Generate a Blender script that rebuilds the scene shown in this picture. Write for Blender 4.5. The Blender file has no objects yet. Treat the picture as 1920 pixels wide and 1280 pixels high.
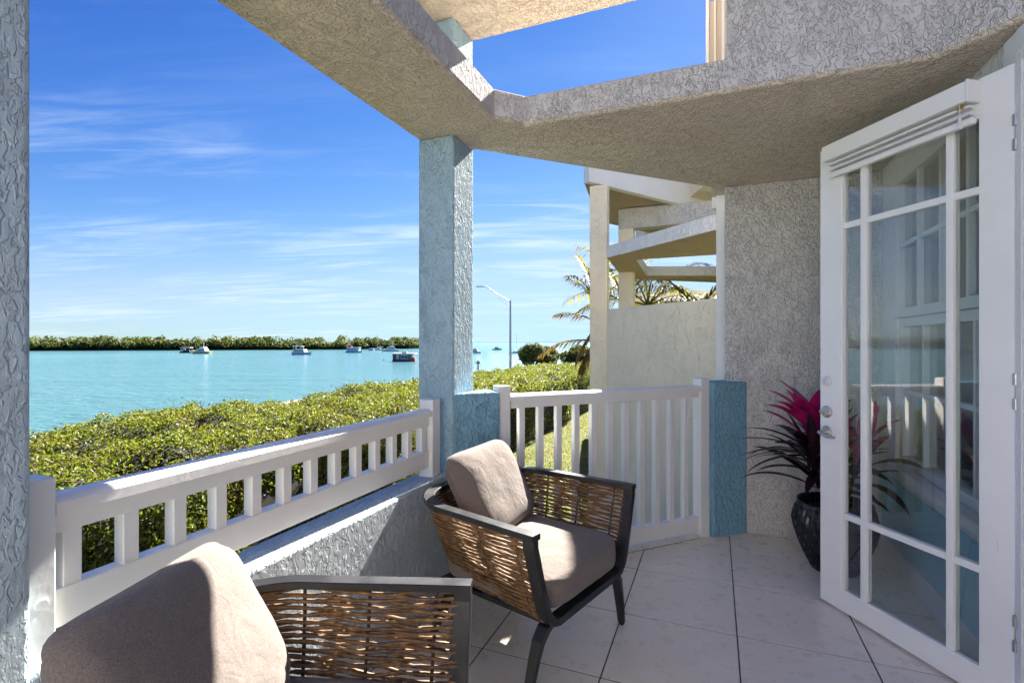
import bpy, bmesh, math, random
import numpy as np
from mathutils import Vector, Matrix, noise as mnoise

random.seed(7); rng = np.random.default_rng(11)
R = math.radians
scene = bpy.context.scene
col = scene.collection

# ------------------------------------------------------------------ camera
F = 945.0; CX, HY = 960.0, 642.0; CAMZ = 1.30      # focal length and horizon in photo pixels, eye height above the balcony floor
cam = bpy.data.cameras.new('camera'); cam.sensor_width = 36; cam.lens = F / 1920 * 36
cam.shift_y = 2 / 1920; cam.clip_start = .05; cam.clip_end = 60000
camo = bpy.data.objects.new('camera', cam); col.objects.link(camo)
camo.location = (0, 0, CAMZ); camo.rotation_euler = (R(90), 0, 0)
scene.camera = camo

# ------------------------------------------------------------------ sky, sun, exposure
SUN_AZ, SUN_EL = 24.4, 38.0          # degrees right of the view axis, above the horizon
world = bpy.data.worlds.new('World'); scene.world = world; world.use_nodes = True
nt = world.node_tree; N = nt.nodes; L = nt.links; N.clear()
out = N.new('ShaderNodeOutputWorld'); bg = N.new('ShaderNodeBackground'); bg.inputs[1].default_value = .085
sky = N.new('ShaderNodeTexSky'); sky.sky_type = 'NISHITA'; sky.sun_disc = False
sky.sun_elevation = R(SUN_EL); sky.sun_rotation = R(SUN_AZ)
sky.air_density = 1.0; sky.dust_density = .05; sky.ozone_density = 2.5
def wm_(op, a, b):
    n = N.new('ShaderNodeMath'); n.operation = op
    for i, v in enumerate((a, b)):
        if isinstance(v, (int, float)): n.inputs[i].default_value = v
        else: L.new(v, n.inputs[i])
    return n.outputs[0]
# one even tone curve per channel over the whole sky: a clear, deep blue winter sky
se = N.new('ShaderNodeSeparateColor'); co = N.new('ShaderNodeCombineColor'); L.new(sky.outputs[0], se.inputs[0])
for i_, (k_, g_, c_) in enumerate(((.060, 2.0, 1.16), (.102, 1.55, 1.78), (.365, .93, 3.2))):
    pw = N.new('ShaderNodeMath'); pw.operation = 'POWER'; pw.inputs[1].default_value = g_; L.new(se.outputs[i_], pw.inputs[0])
    ml = N.new('ShaderNodeMath'); ml.operation = 'MULTIPLY'; ml.inputs[1].default_value = k_; L.new(pw.outputs[0], ml.inputs[0]); 
    q_ = wm_('POWER', wm_('ADD', wm_('POWER', wm_('DIVIDE', ml.outputs[0], c_), 3), 1), 1 / 3); L.new(wm_('DIVIDE', ml.outputs[0], q_), co.inputs[i_])
tc = N.new('ShaderNodeTexCoord'); sx = N.new('ShaderNodeSeparateXYZ'); L.new(tc.outputs['Generated'], sx.inputs[0])
def wm(op, a, b=None, clamp=False):
    n = N.new('ShaderNodeMath'); n.operation = op; n.use_clamp = clamp
    for i, v in enumerate((a, b)):
        if v is None: continue
        if isinstance(v, (int, float)): n.inputs[i].default_value = v
        else: L.new(v, n.inputs[i])
    return n.outputs[0]
zz = wm('ADD', wm('MAXIMUM', sx.outputs[2], 0), .10)
px_ = wm('DIVIDE', sx.outputs[0], zz); py_ = wm('DIVIDE', sx.outputs[1], zz)
cb = N.new('ShaderNodeCombineXYZ'); L.new(px_, cb.inputs[0]); L.new(py_, cb.inputs[1])
def cloud(rot, sc, loc, nscale, lo, hi, dist):
    mp = N.new('ShaderNodeMapping'); mp.inputs['Rotation'].default_value = (0, 0, R(rot)); mp.inputs['Scale'].default_value = sc
    mp.inputs['Location'].default_value = loc
    L.new(cb.outputs[0], mp.inputs[0])
    nz = N.new('ShaderNodeTexNoise'); nz.inputs['Scale'].default_value = nscale; nz.inputs['Detail'].default_value = 9
    nz.inputs['Roughness'].default_value = .62; nz.inputs['Distortion'].default_value = dist
    L.new(mp.outputs[0], nz.inputs['Vector'])
    mr = N.new('ShaderNodeMapRange'); mr.interpolation_type = 'SMOOTHSTEP'
    mr.inputs['From Min'].default_value = lo; mr.inputs['From Max'].default_value = hi
    L.new(nz.outputs[0], mr.inputs['Value']); return mr.outputs[0]
streak = cloud(-24, (.55, 2.6, 1), (2.1, .9, 0), 1.5, .40, .70, .8)
mask = cloud(-30, (.30, .75, 1), (6.3, 1.1, 0), 1.1, .40, .60, .3)
lowb = N.new('ShaderNodeMapRange'); lowb.interpolation_type = 'SMOOTHSTEP'; L.new(sx.outputs[2], lowb.inputs['Value'])
for k_, v_ in (('From Min', .20), ('From Max', .40), ('To Min', 1), ('To Max', .12)): lowb.inputs[k_].default_value = v_
cf = wm('MULTIPLY', wm('MULTIPLY', wm('MULTIPLY', streak, mask), .62, True), lowb.outputs[0])
mx = N.new('ShaderNodeMix'); mx.data_type = 'RGBA'; mx.inputs['B'].default_value = (1.75, 2.05, 2.4, 1)
L.new(cf, mx.inputs['Factor']); L.new(co.outputs[0], mx.inputs['A'])
L.new(mx.outputs['Result'], bg.inputs[0]); L.new(bg.outputs[0], out.inputs[0])

sun = bpy.data.lights.new('sun', 'SUN'); sun.energy = 4.6; sun.angle = R(.4); sun.color = (1, .945, .86)
suno = bpy.data.objects.new('sun', sun); col.objects.link(suno)
TO_SUN = Vector((math.sin(R(SUN_AZ)) * math.cos(R(SUN_EL)), math.cos(R(SUN_AZ)) * math.cos(R(SUN_EL)), math.sin(R(SUN_EL))))
suno.rotation_euler = TO_SUN.to_track_quat('Z', 'Y').to_euler(); suno.location = (3, 4, 8)
vs = scene.view_settings; vs.view_transform = 'Standard'; vs.look = 'None'; vs.exposure = 2.62; vs.gamma = 1; vs.use_curve_mapping = False
scene.render.engine = 'CYCLES'
scene.cycles.max_bounces = 12; scene.cycles.diffuse_bounces = 6; scene.cycles.transparent_max_bounces = 16

# ------------------------------------------------------------------ frame of the building
TH = 21.9
E1 = Vector((math.cos(R(TH)), -math.sin(R(TH)), 0)); E2 = Vector((math.sin(R(TH)), math.cos(R(TH)), 0))
O = Vector((-.306, 2.628, 0))                       # inner corner of the far column
QA = 45.9; Q = (math.cos(R(QA)), math.sin(R(QA))); QN = (-Q[1], Q[0])   # the diagonal side and its outward normal, in (a, b)
def W(a, b, z=0.): return O + E1 * a + E2 * b + Vector((0, 0, z))
def DG(l, o): return (Q[0] * l + QN[0] * o, Q[1] * l + QN[1] * o)          # along the diagonal, outward
def AT(px, D, z=None, py=None):
    v = Vector(((px - CX) / F * D, D, 0)); v.z = z if z is not None else CAMZ - (py - HY) * D / F
    return v

# ------------------------------------------------------------------ mesh helpers
class MB:
    def __init__(s): s.v = []; s.f = []; s.sm = []
    def add(s, vs, fs, smooth=False):
        n = len(s.v); s.v += [tuple(x) for x in vs]; s.f += [tuple(i + n for i in f) for f in fs]; s.sm += [smooth] * len(fs); return s
    def obox(s, o, u, v, w):           # a corner and three edge vectors
        p = [o, o + u, o + u + v, o + v]; p += [x + w for x in p]
        fl = u.cross(v).dot(w) < 0
        fs = [(0, 3, 2, 1), (4, 5, 6, 7), (0, 1, 5, 4), (1, 2, 6, 5), (2, 3, 7, 6), (3, 0, 4, 7)]
        if fl: fs = [f[::-1] for f in fs]
        return s.add(p, fs)
    def ab(s, a0, a1, b0, b1, z0, z1): # box along the building axes
        return s.obox(W(a0, b0, z0), E1 * (a1 - a0), E2 * (b1 - b0), Vector((0, 0, z1 - z0)))
    def dg(s, l0, l1, o0, o1, z0, z1): # box along the diagonal
        q = E1 * Q[0] + E2 * Q[1]; n = E1 * QN[0] + E2 * QN[1]
        return s.obox(W(*DG(l0, o0), z0), q * (l1 - l0), n * (o1 - o0), Vector((0, 0, z1 - z0)))
    def prism(s, pts, z0, z1):         # world xy polygon
        A = sum(pts[i][0] * pts[(i + 1) % len(pts)][1] - pts[(i + 1) % len(pts)][0] * pts[i][1] for i in range(len(pts)))
        if A < 0: pts = pts[::-1]
        n = len(pts)
        v = [(p[0], p[1], z0) for p in pts] + [(p[0], p[1], z1) for p in pts]
        f = [tuple(range(n - 1, -1, -1)), tuple(range(n, 2 * n))] + [(i, (i + 1) % n, n + (i + 1) % n, n + i) for i in range(n)]
        return s.add(v, f)
    def abprism(s, pts, z0, z1): return s.prism([tuple(W(*p)[:2]) for p in pts], z0, z1)
    def sweep(s, path, prof, up=Vector((0, 0, 1)), closed=False, smooth=False, ups=None, scales=None, cap=True):
        P = [Vector(p) for p in path]; n = len(P); m = len(prof); V = []
        for i, p in enumerate(P):
            if closed: t = P[(i + 1) % n] - P[i - 1]
            else: t = P[min(i + 1, n - 1)] - P[max(i - 1, 0)]
            t.normalize(); U = ups[i] if ups else up
            r = t.cross(U)
            if r.length < 1e-5: r = t.cross(Vector((0, 1, 0)))
            r.normalize(); w = r.cross(t)
            k = scales[i] if scales else 1
            for (x, y) in prof: V.append(p + r * x * k + w * y * k)
        fs = []
        for i in range(n if closed else n - 1):
            j = (i + 1) % n
            for k in range(m):
                l = (k + 1) % m; fs.append((i * m + k, i * m + l, j * m + l, j * m + k))
        s.add(V, fs, smooth)
        if not closed and cap:
            s.add(V[:m], [tuple(range(m - 1, -1, -1))]); s.add(V[-m:], [tuple(range(m))])
        return s
    def tube(s, path, r, n=8, scales=None, smooth=True):
        return s.sweep(path, [(r * math.cos(2 * math.pi * k / n), r * math.sin(2 * math.pi * k / n)) for k in range(n)], smooth=smooth, scales=scales)
    def lathe(s, c, prof, n=32, smooth=True, fn=None):
        V = []; m = len(prof)
        for (r, z) in prof:
            for k in range(n):
                a = 2 * math.pi * k / n; rr = r + (fn(a, r, z) if fn else 0)
                V.append((c[0] + rr * math.cos(a), c[1] + rr * math.sin(a), c[2] + z))
        fs = [(i * n + k, i * n + (k + 1) % n, (i + 1) * n + (k + 1) % n, (i + 1) * n + k) for i in range(m - 1) for k in range(n)]
        return s.add(V, fs, smooth)
    def build(s, name, mat, parent=None, bevel=0, seg=2):
        me = bpy.data.meshes.new(name); me.from_pydata(s.v, [], s.f)
        me.polygons.foreach_set('use_smooth', s.sm); me.materials.append(mat); me.update()
        o = bpy.data.objects.new(name, me); col.objects.link(o)
        if bevel:
            b = o.modifiers.new('bevel', 'BEVEL'); b.width = bevel; b.segments = seg; b.limit_method = 'ANGLE'; b.angle_limit = R(25)
        attach(o, parent); return o
def attach(o, parent):
    if parent is None: return
    o.parent = parent
    if parent.type == 'EMPTY': o.matrix_parent_inverse = parent.matrix_basis.inverted()
def tag(o, label=None, cat=None, group=None, kind=None):
    if label: o['label'] = label
    if cat: o['category'] = cat
    if group: o['group'] = group
    if kind: o['kind'] = kind
    return o
def thing(name, loc, label, cat, group=None):
    o = bpy.data.objects.new(name, None); col.objects.link(o); o.location = loc; o.empty_display_size = .1
    return tag(o, label, cat, group)

def np_mesh(name, V, Fq, mat, parent=None, smooth=False):
    """fast mesh from arrays: V (n,3), faces (m,k)"""
    me = bpy.data.meshes.new(name); V = np.asarray(V, np.float32); Fq = np.asarray(Fq, np.int32); m, k = Fq.shape
    me.vertices.add(len(V)); me.vertices.foreach_set('co', V.ravel())
    me.loops.add(m * k); me.loops.foreach_set('vertex_index', Fq.ravel())
    me.polygons.add(m); me.polygons.foreach_set('loop_start', np.arange(0, m * k, k, dtype=np.int32))
    if smooth: me.polygons.foreach_set('use_smooth', np.ones(m, bool))
    me.materials.append(mat); me.update(calc_edges=True); me.validate()
    o = bpy.data.objects.new(name, me); col.objects.link(o); attach(o, parent); return o
def leaf_cloud(P, nrm, size, aspect=.5, spread=.8, fold=.25):
    """folded diamond leaves at P facing roughly nrm"""
    n = len(P); P = np.asarray(P); nv = np.asarray(nrm, float) + rng.normal(0, spread, (n, 3)); nv /= np.linalg.norm(nv, axis=1)[:, None]
    t = rng.normal(size=(n, 3)); t -= (t * nv).sum(1)[:, None] * nv; t /= np.linalg.norm(t, axis=1)[:, None]
    b = np.cross(nv, t); s = np.asarray(size)[:, None] if np.ndim(size) else size
    V = np.empty((n, 6, 3)); up_ = nv * s * fold * .3; w = b * s * aspect * .5
    V[:, 0] = P - t * s * .5; V[:, 1] = P - t * s * .12 + w * .92 + up_; V[:, 2] = P + t * s * .22 + w * .78 + up_
    V[:, 3] = P + t * s * .5 - nv * s * .10; V[:, 4] = P + t * s * .22 - w * .78 + up_; V[:, 5] = P - t * s * .12 - w * .92 + up_
    i = np.arange(n)[:, None] * 6
    Fc = np.concatenate([i + np.array([[0, 1, 2, 3]]), i + np.array([[0, 3, 4, 5]])], 1).reshape(-1, 4)
    return V.reshape(-1, 3), Fc

# ------------------------------------------------------------------ materials
def mat(name):
    m = bpy.data.materials.new(name); m.use_nodes = True; nt = m.node_tree; nt.nodes.clear()
    o = nt.nodes.new('ShaderNodeOutputMaterial'); p = nt.nodes.new('ShaderNodeBsdfPrincipled'); nt.links.new(p.outputs[0], o.inputs[0])
    return m, nt, p, o
def nd(nt, t, **k):
    n = nt.nodes.new(t)
    for a, v in k.items():
        if a in n.inputs.keys(): n.inputs[a].default_value = v
        else: setattr(n, a, v)
    return n
def coords(nt, scale=(1, 1, 1), rot=(0, 0, 0)):
    t = nt.nodes.new('ShaderNodeTexCoord'); m = nd(nt, 'ShaderNodeMapping', Scale=scale, Rotation=rot); nt.links.new(t.outputs['Object'], m.inputs[0]); return m.outputs[0]
def noise(nt, vec, scale, detail=3, rough=.5, dist=0):
    n = nd(nt, 'ShaderNodeTexNoise', Scale=scale, Detail=detail, Roughness=rough, Distortion=dist); nt.links.new(vec, n.inputs['Vector']); return n.outputs[0]
def mrange(nt, v, a, b, c=0, d=1, smooth=True):
    n = nd(nt, 'ShaderNodeMapRange'); n.interpolation_type = 'SMOOTHSTEP' if smooth else 'LINEAR'
    for k, x in (('From Min', a), ('From Max', b), ('To Min', c), ('To Max', d)): n.inputs[k].default_value = x
    nt.links.new(v, n.inputs['Value']); return n.outputs[0]
def math_(nt, op, a, b):
    n = nd(nt, 'ShaderNodeMath', operation=op)
    for i, v in enumerate((a, b)):
        if isinstance(v, (int, float)): n.inputs[i].default_value = v
        else: nt.links.new(v, n.inputs[i])
    return n.outputs[0]
def mixc(nt, f, a, b):
    n = nd(nt, 'ShaderNodeMix', data_type='RGBA')
    if isinstance(f, (int, float)): n.inputs['Factor'].default_value = f
    else: nt.links.new(f, n.inputs['Factor'])
    for k, v in (('A', a), ('B', b)):
        if isinstance(v, tuple): n.inputs[k].default_value = (*v[:3], 1)
        else: nt.links.new(v, n.inputs[k])
    return n.outputs['Result']
def bump(nt, p, h, dist, strength=1.):
    b = nd(nt, 'ShaderNodeBump', Strength=strength, Distance=dist); nt.links.new(h, b.inputs['Height']); nt.links.new(b.outputs[0], p.inputs['Normal'])
def ramp(nt, f, stops):
    n = nt.nodes.new('ShaderNodeValToRGB'); e = n.color_ramp.elements
    while len(e) < len(stops): e.new(.5)
    for i, (x, c) in enumerate(stops): e[i].position = x; e[i].color = (*c, 1)
    nt.links.new(f, n.inputs[0]); return n.outputs[0]

def stucco(name, c, scale=30, depth=.004, aniso=(1, 1, .6), var=.06, furrow_shade=None, cover=.5):
    """skip-trowel coat: flat plateaus with ragged, sharp-edged lips and short furrows"""
    m, nt, p, o = mat(name); v = coords(nt, aniso)
    n1 = noise(nt, v, scale * 1.25, 2.5, .5, .7)
    plate = mrange(nt, n1, cover - .06, cover + .06)
    ridge = math_(nt, 'ABSOLUTE', math_(nt, 'SUBTRACT', noise(nt, coords(nt, aniso, (.3, .2, 1.1)), scale * .8, 3, .55, 2.2), .5), 0)
    gate = mrange(nt, noise(nt, v, scale * .45, 2, .5, .3), .44, .54)
    furrow = math_(nt, 'MAXIMUM', mrange(nt, ridge, .002, .022), gate)
    fine = noise(nt, coords(nt), scale * 7, 3, .6)
    h = math_(nt, 'ADD', math_(nt, 'ADD', math_(nt, 'MULTIPLY', furrow, .55), math_(nt, 'MULTIPLY', plate, .75)), math_(nt, 'MULTIPLY', fine, .12))
    bump(nt, p, h, depth)
    big = noise(nt, coords(nt), 1.7, 5, .65)
    c2 = tuple(x * (1 - var * 1.6) for x in c); c3 = tuple(min(1, x * (1 + var * .6)) for x in c)
    cc = mixc(nt, mrange(nt, big, .3, .7), c2, c3)
    cc = mixc(nt, mrange(nt, furrow, 0, 1, .18, 0), cc, furrow_shade or tuple(x * .5 for x in c))   # shade of the furrows mixed into the colour to deepen the relief
    nt.links.new(cc, p.inputs['Base Color']); p.inputs['Roughness'].default_value = .82
    return m
def paint(name, c, rough=.4, var=.04, bscale=60, bd=.0004, spec=.5, metal=0):
    m, nt, p, o = mat(name); v = coords(nt)
    n1 = noise(nt, v, 3, 5, .65); cc = mixc(nt, mrange(nt, n1, .3, .75), tuple(x * (1 - var * 2) for x in c), c)
    nt.links.new(cc, p.inputs['Base Color'])
    nt.links.new(mrange(nt, noise(nt, v, 9, 4, .6), .3, .7, rough * .8, min(1, rough * 1.25)), p.inputs['Roughness'])
    p.inputs['Specular IOR Level'].default_value = spec; p.inputs['Metallic'].default_value = metal
    if bd: bump(nt, p, noise(nt, v, bscale, 3, .5), bd)
    return m
def foliage(name, stops, trans=(.25, .32, .03), tmix=.42, rough=.45):
    m, nt, p, o = mat(name)
    g = nt.nodes.new('ShaderNodeNewGeometry'); cc = ramp(nt, g.outputs['Random Per Island'], stops)
    nt.links.new(cc, p.inputs['Base Color']); p.inputs['Roughness'].default_value = rough; p.inputs['Specular IOR Level'].default_value = .3
    t = nd(nt, 'ShaderNodeBsdfTranslucent'); nt.links.new(mixc(nt, .55, cc, trans), t.inputs[0])
    x = nd(nt, 'ShaderNodeMixShader', Fac=tmix); nt.links.new(p.outputs[0], x.inputs[1]); nt.links.new(t.outputs[0], x.inputs[2]); nt.links.new(x.outputs[0], o.inputs[0])
    return m
def plain(name, c, rough=.5, metal=0, spec=.5):
    m, nt, p, o = mat(name); p.inputs['Base Color'].default_value = (*c, 1); p.inputs['Roughness'].default_value = rough; p.inputs['Metallic'].default_value = metal
    p.inputs['Specular IOR Level'].default_value = spec; return m

M = {}
M['col_blue'] = stucco('column_blue_stucco', (.37, .53, .63), 38, .0050)
M['parapet'] = stucco('parapet_stucco', (.50, .58, .63), 34, .0075)
M['dark_blue'] = stucco('half_wall_blue_stucco', (.22, .43, .55), 34, .007)
M['grey_stucco'] = stucco('grey_stucco', (.65, .62, .585), 42, .0075, (1, 1, .6), .05, (.46, .44, .42))
M['soffit'] = stucco('soffit_stucco', (.70, .61, .51), 40, .0075, (1, 1, 1), .05, (.44, .36, .27))
M['cream'] = stucco('cream_stucco', (.87, .76, .58), 20, .004, (1, 1, .7), .03, (.78, .67, .50), .60)
M['white_stucco'] = stucco('white_stucco', (.78, .76, .75), 20, .004, (1, 1, .7), .03, (.70, .68, .67))
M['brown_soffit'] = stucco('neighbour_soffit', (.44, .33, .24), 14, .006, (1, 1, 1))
M['white'] = paint('white_vinyl', (.84, .83, .80), .38, .03)
M['door_white'] = paint('door_white_paint', (.88, .87, .845), .42, .03)
M['trim'] = paint('white_trim', (.78, .78, .78), .5, .04)
M['panel_blue'] = paint('panel_blue', (.34, .60, .72), .5, .04)
M['charcoal'] = paint('charcoal_metal', (.016, .016, .018), .42, .1, 200, .0002)
M['nickel'] = plain('satin_nickel', (.62, .59, .55), .28, 1)
M['hinge'] = plain('hinge_steel', (.45, .45, .45), .35, 1)
M['dark'] = plain('dark_interior', (.05, .05, .055), .8)
M['grout'] = plain('brown_grout', (.085, .068, .055), .9)
def tile_mat():
    m, nt, p, o = mat('cream_porcelain'); v = coords(nt)
    n1 = noise(nt, v, 2.3, 6, .65, .4); n2 = noise(nt, coords(nt, (1, 3, 1), (0, 0, .6)), 9, 5, .7, 1.0)
    c = mixc(nt, mrange(nt, n1, .3, .7), (.79, .70, .58), (.84, .775, .68))
    c = mixc(nt, mrange(nt, n2, .5, .75, 0, .55), c, (.74, .61, .48))
    nt.links.new(c, p.inputs['Base Color'])
    nt.links.new(mrange(nt, noise(nt, v, 14, 4, .6), .3, .7, .24, .42), p.inputs['Roughness'])
    bump(nt, p, n2, .0006); return m
M['tile'] = tile_mat()
def fabric():
    m, nt, p, o = mat('taupe_linen'); 
    wx = noise(nt, coords(nt, (1, 1, 9)), 170, 2, .6); wy = noise(nt, coords(nt, (9, 9, 1)), 60, 2, .6)
    w = math_(nt, 'ADD', wx, wy); big = noise(nt, coords(nt), 5, 4, .6)
    c = mixc(nt, mrange(nt, w, .75, 1.25), (.145, .120, .106), (.25, .212, .188)); c = mixc(nt, mrange(nt, big, .3, .7, 0, .3), c, (.17, .14, .122))
    nt.links.new(c, p.inputs['Base Color']); p.inputs['Roughness'].default_value = .95; p.inputs['Specular IOR Level'].default_value = .12
    p.inputs['Sheen Weight'].default_value = .15
    h = math_(nt, 'ADD', math_(nt, 'MULTIPLY', w, .12), math_(nt, 'MULTIPLY', noise(nt, coords(nt), 16, 3, .5, .6), 1.))
    bump(nt, p, h, .006); return m
M['fabric'] = fabric()
def wicker_mat():
    m, nt, p, o = mat('brown_wicker'); g = nt.nodes.new('ShaderNodeNewGeometry')
    n1 = noise(nt, coords(nt), 34, 4, .7)
    a = ramp(nt, n1, [(.25, (.060, .030, .012)), (.5, (.18, .095, .036)), (.72, (.36, .21, .085))])
    nt.links.new(a, p.inputs['Base Color']); p.inputs['Roughness'].default_value = .55
    bump(nt, p, noise(nt, coords(nt), 220, 3, .6), .0008); return m
M['wicker'] = wicker_mat()
def glass_mat(name, tint=(.90, .95, .93), boost=1.):
    m, nt, p, o = mat(name); nt.nodes.remove(p)
    t = nd(nt, 'ShaderNodeBsdfTransparent', Color=(*tint, 1)); g = nd(nt, 'ShaderNodeBsdfGlossy', Roughness=.002)
    f = nd(nt, 'ShaderNodeFresnel', IOR=1.52); gg = nt.nodes.new('ShaderNodeNewGeometry')   # the front surface carries the reflection of both
    x = nt.nodes.new('ShaderNodeMixShader'); nt.links.new(math_(nt, 'MULTIPLY', math_(nt, 'MULTIPLY', f.outputs[0], boost), math_(nt, 'SUBTRACT', 1, gg.outputs['Backfacing'])), x.inputs[0])
    nt.links.new(t.outputs[0], x.inputs[1]); nt.links.new(g.outputs[0], x.inputs[2]); nt.links.new(x.outputs[0], o.inputs[0]); return m
M['glass'] = glass_mat('door_glass', (.93, .965, .95), 2.9)
M['pot'] = paint('black_glazed_pot', (.012, .012, .013), .22, .1, 40, .001)
M['soil'] = plain('potting_soil', (.02, .014, .01), .95)
def leafm(name, c1, c2, rough=.35):
    m, nt, p, o = mat(name); g = nt.nodes.new('ShaderNodeObjectInfo'); n1 = noise(nt, coords(nt), 18, 3, .6)
    nt.links.new(mixc(nt, mrange(nt, n1, .35, .65), c1, c2), p.inputs['Base Color']); p.inputs['Roughness'].default_value = rough
    t = nd(nt, 'ShaderNodeBsdfTranslucent', Color=(*c2, 1)); x = nd(nt, 'ShaderNodeMixShader', Fac=.25)
    nt.links.new(p.outputs[0], x.inputs[1]); nt.links.new(t.outputs[0], x.inputs[2]); nt.links.new(x.outputs[0], o.inputs[0]); return m
M['magenta'] = leafm('magenta_leaf', (.30, .008, .085), (.62, .018, .19))
M['purple'] = leafm('dark_purple_leaf', (.014, .008, .013), (.045, .012, .022), .3)
M['stem'] = plain('purple_stem', (.05, .018, .02), .6)
def patchy(m):
    nt = m.node_tree; p = next(n for n in nt.nodes if n.type == 'BSDF_PRINCIPLED'); src = p.inputs['Base Color'].links[0].from_socket
    n1 = noise(nt, coords(nt), .85, 5, .65, .5); n2 = noise(nt, coords(nt), 2.6, 4, .6)
    c = mixc(nt, mrange(nt, n1, .46, .66, 0, .75), src, (.20, .165, .022)); c = mixc(nt, mrange(nt, n2, .54, .68, 0, .75), c, (.085, .040, .016))
    nt.links.new(c, p.inputs['Base Color'])
    t = next(n for n in nt.nodes if n.type == 'BSDF_TRANSLUCENT'); mx_ = t.inputs[0].links[0].from_node; nt.links.new(c, mx_.inputs['A'])
    return m
M['hedge'] = foliage('hedge_leaf', [(0, (.018, .032, .006)), (.4, (.052, .080, .010)), (.75, (.115, .145, .017)), (.94, (.26, .23, .03)), (1, (.15, .06, .035))], (.30, .36, .02), .40)
patchy(M['hedge'])
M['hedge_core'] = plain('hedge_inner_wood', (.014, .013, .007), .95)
M['twig'] = plain('twig_bark', (.16, .11, .08), .9)
M['mangrove'] = foliage('mangrove_leaf', [(0, (.028, .048, .012)), (.5, (.065, .090, .018)), (1, (.13, .14, .03))], (.17, .21, .03), .34, .6)
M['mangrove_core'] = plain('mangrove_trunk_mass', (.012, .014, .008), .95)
M['palm'] = foliage('palm_leaf', [(0, (.05, .075, .012)), (.6, (.11, .13, .02)), (1, (.26, .20, .04))], (.42, .36, .03), .45)
M['palm_dry'] = foliage('dry_palm_leaf', [(0, (.12, .085, .03)), (1, (.30, .21, .06))], (.4, .26, .05), .4)
M['bark'] = plain('palm_bark', (.13, .10, .08), .9)
M['concrete'] = paint('concrete', (.40, .36, .32), .85, .1, 8, .003)
M['asphalt'] = paint('asphalt', (.055, .055, .058), .9, .15, 30, .003)
M['galv'] = plain('galvanised_steel', (.36, .36, .37), .5, .7)
M['hull_white'] = paint('boat_white', (.72, .73, .75), .4, .05, 3, 0)
M['hull_yellow'] = paint('boat_cream', (.55, .50, .28), .4, .05, 3, 0)
M['hull_blue'] = paint('boat_pale_blue', (.42, .52, .66), .4, .05, 3, 0)
M['boat_dark'] = plain('boat_dark', (.02, .02, .022), .5)
M['boat_glass'] = plain('boat_window', (.02, .03, .04), .1)
M['boat_red'] = plain('boat_red', (.45, .04, .04), .6)
M['wood'] = paint('weathered_wood', (.19, .11, .075), .8, .2, 10, .003)
M['yellow'] = plain('sign_yellow', (.70, .55, .02), .5)
M['sign_grey'] = plain('sign_back', (.28, .28, .28), .5, .4)
M['sign_black'] = plain('sign_black', (.02, .02, .02), .6)
M['sign_white'] = plain('sign_white', (.7, .7, .7), .5)
M['variegated'] = foliage('variegated_leaf', [(0, (.10, .14, .02)), (.5, (.40, .36, .03)), (1, (.60, .52, .10))], (.5, .45, .05), .35)
def grass_ground():
    m, nt, p, o = mat('lawn'); v = coords(nt); n1 = noise(nt, v, .9, 6, .7); n2 = noise(nt, v, 22, 5, .75)
    c = mixc(nt, mrange(nt, n2, .3, .7), (.045, .065, .012), (.15, .16, .035)); c = mixc(nt, mrange(nt, n1, .48, .72, 0, .8), c, (.22, .17, .08))
    nt.links.new(c, p.inputs['Base Color']); p.inputs['Roughness'].default_value = .95; bump(nt, p, n2, .05); return m
M['lawn'] = grass_ground()
M['grass'] = foliage('grass_blade', [(0, (.06, .09, .015)), (.6, (.13, .15, .03)), (1, (.26, .22, .07))], (.35, .36, .04), .4)
def water_mat():
    m, nt, p, o = mat('sea_water'); v = coords(nt)
    n0 = noise(nt, coords(nt, (.011, .004, 1)), 1, 4, .6); 
    c = mixc(nt, mrange(nt, n0, .35, .7), (.060, .160, .180), (.085, .200, .215))
    sp = nt.nodes.new('ShaderNodeSeparateXYZ'); t = nt.nodes.new('ShaderNodeTexCoord'); nt.links.new(t.outputs['Object'], sp.inputs[0])
    c = mixc(nt, mrange(nt, sp.outputs[1], 120, 900, 0, .8), c, (.15, .36, .38))        # the pale sand flats further out
    nt.links.new(c, p.inputs['Base Color']); p.inputs['Roughness'].default_value = .16; p.inputs['IOR'].default_value = 1.33
    p.inputs['Specular IOR Level'].default_value = .35
    w1 = noise(nt, coords(nt, (.55, 1.5, 1), (0, 0, .12)), 1.1, 5, .62, .3); w2 = noise(nt, coords(nt, (.10, .30, 1), (0, 0, -.15)), 1, 3, .5)
    bump(nt, p, math_(nt, 'ADD', w1, math_(nt, 'MULTIPLY', w2, 1.3)), .9, .6); return m
M['water'] = water_mat()

# ================================================================== GROUND, WATER, ROAD
GZ, WZ = -1.70, -2.70
S = 30000
mb = MB(); mb.add([(-S, -S, WZ), (S, -S, WZ), (S, S, WZ), (-S, S, WZ)], [(0, 1, 2, 3)])
tag(mb.build('water', M['water']), kind='structure')
land = [(-18.5, -160), (-18.5, 30), (-18.2, 55), (-15.5, 72), (-9, 96), (4, 118), (40, 150), (160, 190), (260, 190), (260, -160)]
mb = MB(); mb.abprism(land, WZ - .6, GZ); tag(mb.build('ground', M['lawn']), kind='structure')
mb = MB(); mb.abprism([(-18.4, -150), (-18.4, 30), (-18.1, 55), (-16.0, 70), (-14.0, 69), (-16.0, 55), (-16.3, 30), (-16.3, -150)], GZ + .004, GZ + .10)
tag(mb.build('pavement', M['concrete']), kind='structure')
mb = MB(); mb.abprism([(-16.2, -150), (-16.2, 30), (-15.9, 55), (-13.9, 68), (-7.5, 66), (-9.8, 55), (-10.0, 30), (-10.0, -150)], GZ + .004, GZ + .02)
tag(mb.build('road', M['asphalt']), kind='structure')

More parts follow.
